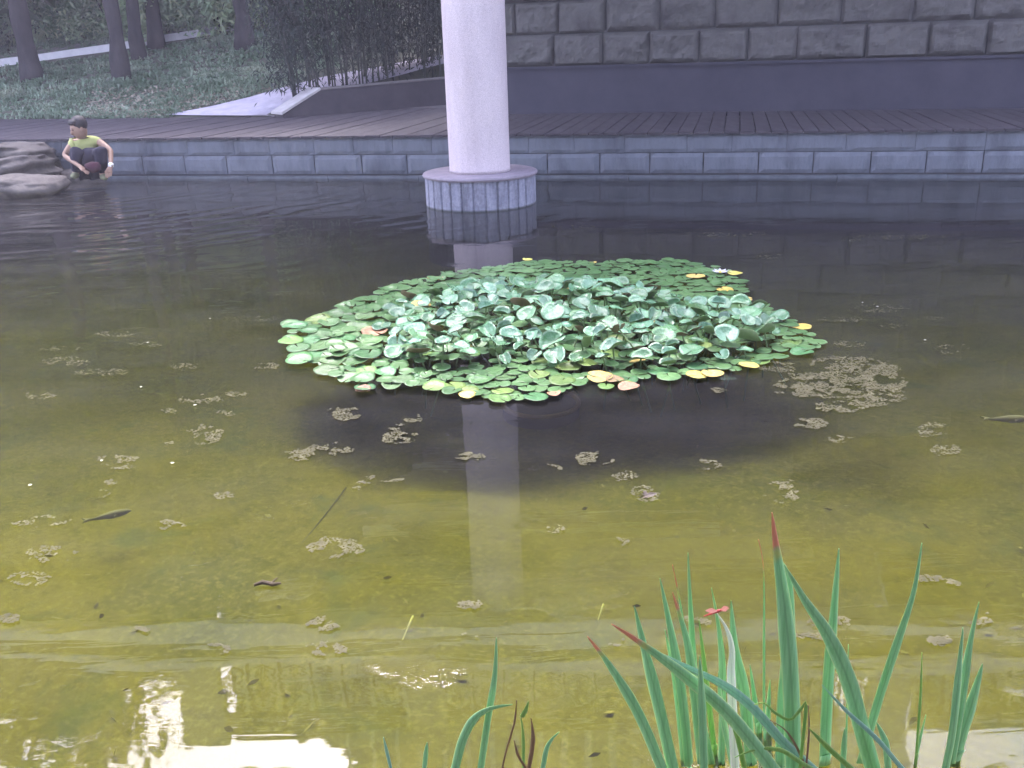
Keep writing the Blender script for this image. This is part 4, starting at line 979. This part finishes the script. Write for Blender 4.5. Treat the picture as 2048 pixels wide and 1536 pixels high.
def blade(pts, wpx, m, root, Y, name='leaf', tw=.0, tipfrac=.45):
    # pts tip -> base in photo pixels; the blade stands at distance Y and goes on down to the mud
    lastx = pts[-1][0] + (pts[-1][0] - pts[-2][0]) * .3
    W = [V(x, y, (0, Y + .10 * (1 - i / len(pts)) * tw)) for i, (x, y) in enumerate(pts)]
    e = W[-1]; dirn = (W[-1] - W[-2]).normalized()
    if dirn.z > -.2: dirn = Vector((0, 0, -1))
    if name == 'leaf': k = (e.z - .03) / -dirn.z; k = min(k, e.z * 1.4); W += [e + dirn * k * .5, Vector((e.x + dirn.x * k * .8, Y, .03))]
    n = 30; segs = [0]
    for i in range(1, len(W)): segs.append(segs[-1] + (W[i] - W[i - 1]).length)
    T_ = segs[-1]
    def cat(t):
        d = t * T_; i = 0
        while i < len(W) - 2 and d > segs[i + 1]: i += 1
        u = (d - segs[i]) / max(1e-6, segs[i + 1] - segs[i]); p0 = W[max(i - 1, 0)]; p1 = W[i]; p2 = W[i + 1]; p3 = W[min(i + 2, len(W) - 1)]
        return .5 * ((2 * p1) + (p2 - p0) * u + (2 * p0 - 5 * p1 + 4 * p2 - p3) * u * u + (3 * p1 - p0 - 3 * p2 + p3) * u ** 3)
    wpx *= .93; wm = wpx / F * math.hypot(Y, .6) / 2; vs = []; al = []; ac = []; ph = U(-.6, .6)
    vis = segs[len(pts) - 1] / T_
    for i in range(n + 1):
        t = (i / n) ** 1.3; p = cat(t); q = cat(min(1, t + .02)) - cat(max(0, t - .02)); q.normalize()
        yaw = ph + .5 * tw * t; sd_ = q.cross(Vector((math.sin(yaw) * .5, -1, 0))).normalized(); nn = sd_.cross(q).normalized()
        wv = wm * min(1, (t / (tipfrac * vis)) ** .75 if t > 0 else .02); wv = max(wv * (1 + .05 * nz(t * 9, wpx, pts[0][0])), .0008)
        for u, d, a_ in ((-1, .0, 0), (-.5, .35, .5), (0, .5, 1), (.5, .35, .5), (1, 0, 0)):
            vs.append(p + sd_ * wv * u + nn * wv * d * .45); al.append(1 - t); ac.append(a_)
        for u, d, a_ in ((.5, .2, .5), (-.5, .2, .5)):
            vs.append(p + sd_ * wv * u + nn * wv * d * .45 - nn * .0012); al.append(1 - t); ac.append(a_)
    k = 7; fs = [(i * k + j, i * k + (j + 1) % k, (i + 1) * k + (j + 1) % k, (i + 1) * k + j) for i in range(n) for j in range(k)]
    fs += [tuple(range(k))[::-1], tuple(range(n * k, n * k + k))]
    mb = MB(); mb.add(vs, fs); mb.att = {'along': al, 'across': ac}
    return sub(mb, name, m, root, True)
def iris(base_px, Y, label, leaves):
    b = V(base_px, 1600, (0, Y)); root = empty('iris_plant', (b.x, Y, .03), label, 'iris', 'irises at the near bank')
    for i, L_ in enumerate(leaves): blade(L_[0], L_[1], L_[2], root, Y + L_[3] if len(L_) > 3 else Y + U(-.03, .03), tw=U(-.3, .3))
    return root
iris(1330, 1.42, 'iris clump with two red-tipped blades leaning to the left', [
    ([(1175, 1273), (1211, 1319), (1253, 1384), (1285, 1444), (1322, 1532)], 28, ir_r),
    ([(1269, 1213), (1290, 1301), (1313, 1393), (1345, 1532)], 30, ir_g),
    ([(1320, 1157), (1345, 1278), (1364, 1393), (1378, 1532)], 25, ir_g, .05),
    ([(1345, 1185), (1373, 1278), (1387, 1370), (1405, 1532)], 24, ir_r, .07),
    ([(1345, 1130), (1359, 1199), (1378, 1324), (1395, 1450), (1400, 1532)], 9, ir_r, .1),
    ([(1376, 1106), (1382, 1231), (1392, 1370), (1424, 1532)], 17, ir_g, .1),
    ([(1399, 1312), (1403, 1393), (1408, 1532)], 22, ir_g, -.08),
    ([(1398, 1240), (1410, 1340), (1432, 1532)], 15, ir_y, .12), ([(1330, 1260), (1352, 1380), (1368, 1532)], 14, ir_g, .12), ([(1300, 1380), (1330, 1460), (1352, 1532)], 12, ir_y, .1)])
iris(1460, 1.5, 'iris clump with a cream twisted blade beside slim green ones', [
    ([(1423, 1176), (1438, 1259), (1445, 1352), (1443, 1532)], 17, ir_g),
    ([(1462, 1201), (1470, 1301), (1489, 1393), (1503, 1532)], 30, ir_g),
    ([(1434, 1226), (1455, 1262), (1464, 1301), (1462, 1345), (1466, 1440), (1470, 1532)], 24, ir_c, -.06),
    ([(1437, 1343), (1443, 1417), (1466, 1532)], 16, ir_g, -.05),
    ([(1500, 1330), (1512, 1420), (1524, 1532)], 16, ir_g, .1), ([(1452, 1400), (1474, 1470), (1488, 1532)], 13, ir_y, -.08), ([(1540, 1360), (1536, 1450), (1540, 1532)], 14, ir_g, .1),
    ([(1517, 1079), (1527, 1139), (1528, 1278), (1528, 1417), (1530, 1532)], 6, ir_r, .08)])
iris(1580, 1.40, 'tallest iris clump with a broad red-tipped blade and long diagonal blades falling left', [
    ([(1544, 1025), (1551, 1083), (1565, 1185), (1577, 1301), (1584, 1417), (1586, 1532)], 42, ir_r),
    ([(1553, 1110), (1578, 1160), (1578, 1278), (1566, 1417), (1562, 1532)], 34, ir_g, .06),
    ([(1223, 1248), (1276, 1282), (1359, 1343), (1447, 1417), (1517, 1500), (1544, 1537)], 36, ir_r, -.06),
    ([(1299, 1296), (1364, 1329), (1447, 1370), (1507, 1417), (1563, 1481), (1618, 1532)], 25, ir_p, -.02)])
iris(1700, 1.46, 'iris clump of three long crossing blades, one leaning far right', [
    ([(1569, 1130), (1609, 1199), (1656, 1269), (1697, 1361), (1725, 1463), (1744, 1532)], 39, ir_g, -.08),
    ([(1678, 1097), (1667, 1231), (1656, 1370), (1649, 1532)], 31, ir_g, .04),
    ([(1844, 1086), (1827, 1185), (1794, 1287), (1762, 1384), (1739, 1463), (1720, 1532)], 25, ir_g, .02),
    ([(1644, 1370), (1697, 1426), (1753, 1477), (1800, 1532)], 12, ir_p, -.12),
    ([(1697, 1289), (1695, 1370), (1692, 1509)], 5, ir_g, .06),
    ([(1618, 1456), (1656, 1495), (1697, 1532)], 15, ir_y, -.12), ([(1753, 1444), (1771, 1486), (1776, 1532)], 18, ir_g, -.1), ([(1690, 1456), (1686, 1532)], 15, ir_g, -.1)])
iris(1900, 1.45, 'rightmost iris clump with a broad blunt blade behind two narrow ones', [
    ([(1958, 1204), (1940, 1287), (1924, 1393), (1901, 1532)], 21, ir_g), ([(1926, 1255), (1917, 1347), (1905, 1463), (1892, 1532)], 23, ir_g, -.04),
    ([(1965, 1328), (1945, 1398), (1924, 1463), (1905, 1532)], 36, ir_g, .05), ([(1936, 1335), (1930, 1360), (1925, 1420), (1915, 1532)], 12, ir_c, .07)])
iris(1835, 1.5, 'thin sparse iris shoots between the long crossing blades and the rightmost clump', [
    ([(1844, 1305), (1841, 1393), (1831, 1532)], 8, ir_y), ([(1852, 1430), (1838, 1486), (1830, 1532)], 10, ir_g)])
iris(950, 1.45, 'small iris with one straight blade and one folded over to the right', [
    ([(993, 1276), (989, 1355), (975, 1443), (962, 1534)], 18, ir_g, .03), ([(1025, 1409), (981, 1417), (949, 1437), (926, 1478), (911, 1534)], 22, ir_g)])
iris(815, 1.45, 'two short iris shoot tips at the bottom left of the irises', [([(767, 1475), (781, 1534)], 8, ir_p), ([(854, 1485), (849, 1534)], 12, ir_g)])
dry = iris(1055, 1.40, 'withered iris stalk with brown curled leaves and a green bud', [
    ([(1062, 1436), (1066, 1480), (1058, 1534)], 11, ir_b), ([(1041, 1428), (1046, 1470), (1047, 1534)], 8, ir_y), ([(1119, 1464), (1104, 1478), (1093, 1498), (1086, 1534)], 13, ir_g, -.05),
    ([(1033, 1400), (1030, 1440), (1022, 1470)], 5, ir_b), ([(1028, 1480), (1036, 1510), (1050, 1534)], 8, ir_b)])
blade([(1057, 1403), (1052, 1418), (1044, 1434)], 13, ir_y, dry, 1.39, 'bud', tipfrac=.6)
cp = iris(1560, 1.36, 'curled yellow-green broken iris leaf with a dry brown fringe, low among the tall clumps', [
    ([(1508, 1410), (1528, 1406), (1550, 1425), (1580, 1440), (1600, 1420), (1612, 1409)], 9, ir_y), ([(1540, 1440), (1575, 1465), (1605, 1520), (1610, 1560)], 7, ir_b),
    ([(1616, 1410), (1618, 1460), (1612, 1540)], 5, ir_b), ([(1470, 1515), (1510, 1500), (1560, 1500), (1610, 1530)], 12, ir_y)])
# ---- red dragonfly on the cream blade
dp = V(1437, 1222, (0, 1.44)); dr = empty('dragonfly', dp, 'small red dragonfly perched on the cream blade tip among the irises', 'dragonfly')
red = mat('dragonfly_red', (.40, .03, .04), (.55, .06, .06), 20, .4, 0); 
mb = MB(); d = Vector((-.5, .2, -.35)).normalized(); mb.tube([dp - d * .006, dp, dp + d * .008, dp + d * .03], [.0018, .0032, .0022, .001], 8); sub(mb, 'body', red, dr, True)
wm_ = mat('dragonfly_wing', (.45, .18, .16), (.55, .25, .22), 20, .3, 0)
for (dx, dz, dy) in ((-.020, .004, -.004), (.018, .005, .004), (-.022, -.004, .008), (.022, -.003, .012)):
    mb = MB(); t_ = dp + Vector((dx, dy, dz)); mb.prism([dp, dp.lerp(t_, .6) + Vector((0, .004, .003)), t_, dp.lerp(t_, .6) - Vector((0, .004, .0025))], (0, 0, .0004)); sub(mb, 'wing', wm_, dr)

# ============================================================ thin violet-grey volume added to lift the far darks like lens glare
mb = MB(); mb.box((-60, -12, -6), (60, 80, 34)); hz = bpy.data.materials.new('haze'); hz.use_nodes = True; t = hz.node_tree; t.nodes.clear()
o_ = N(t, 'ShaderNodeOutputMaterial'); pv_ = N(t, 'ShaderNodeVolumePrincipled'); pv_.inputs['Color'].default_value = (.86, .82, .96, 1); pv_.inputs['Density'].default_value = .0036
t.links.new(pv_.outputs[0], o_.inputs[1]); o = mb.build('haze', hz); tag(o, None, None, None, 'stuff')
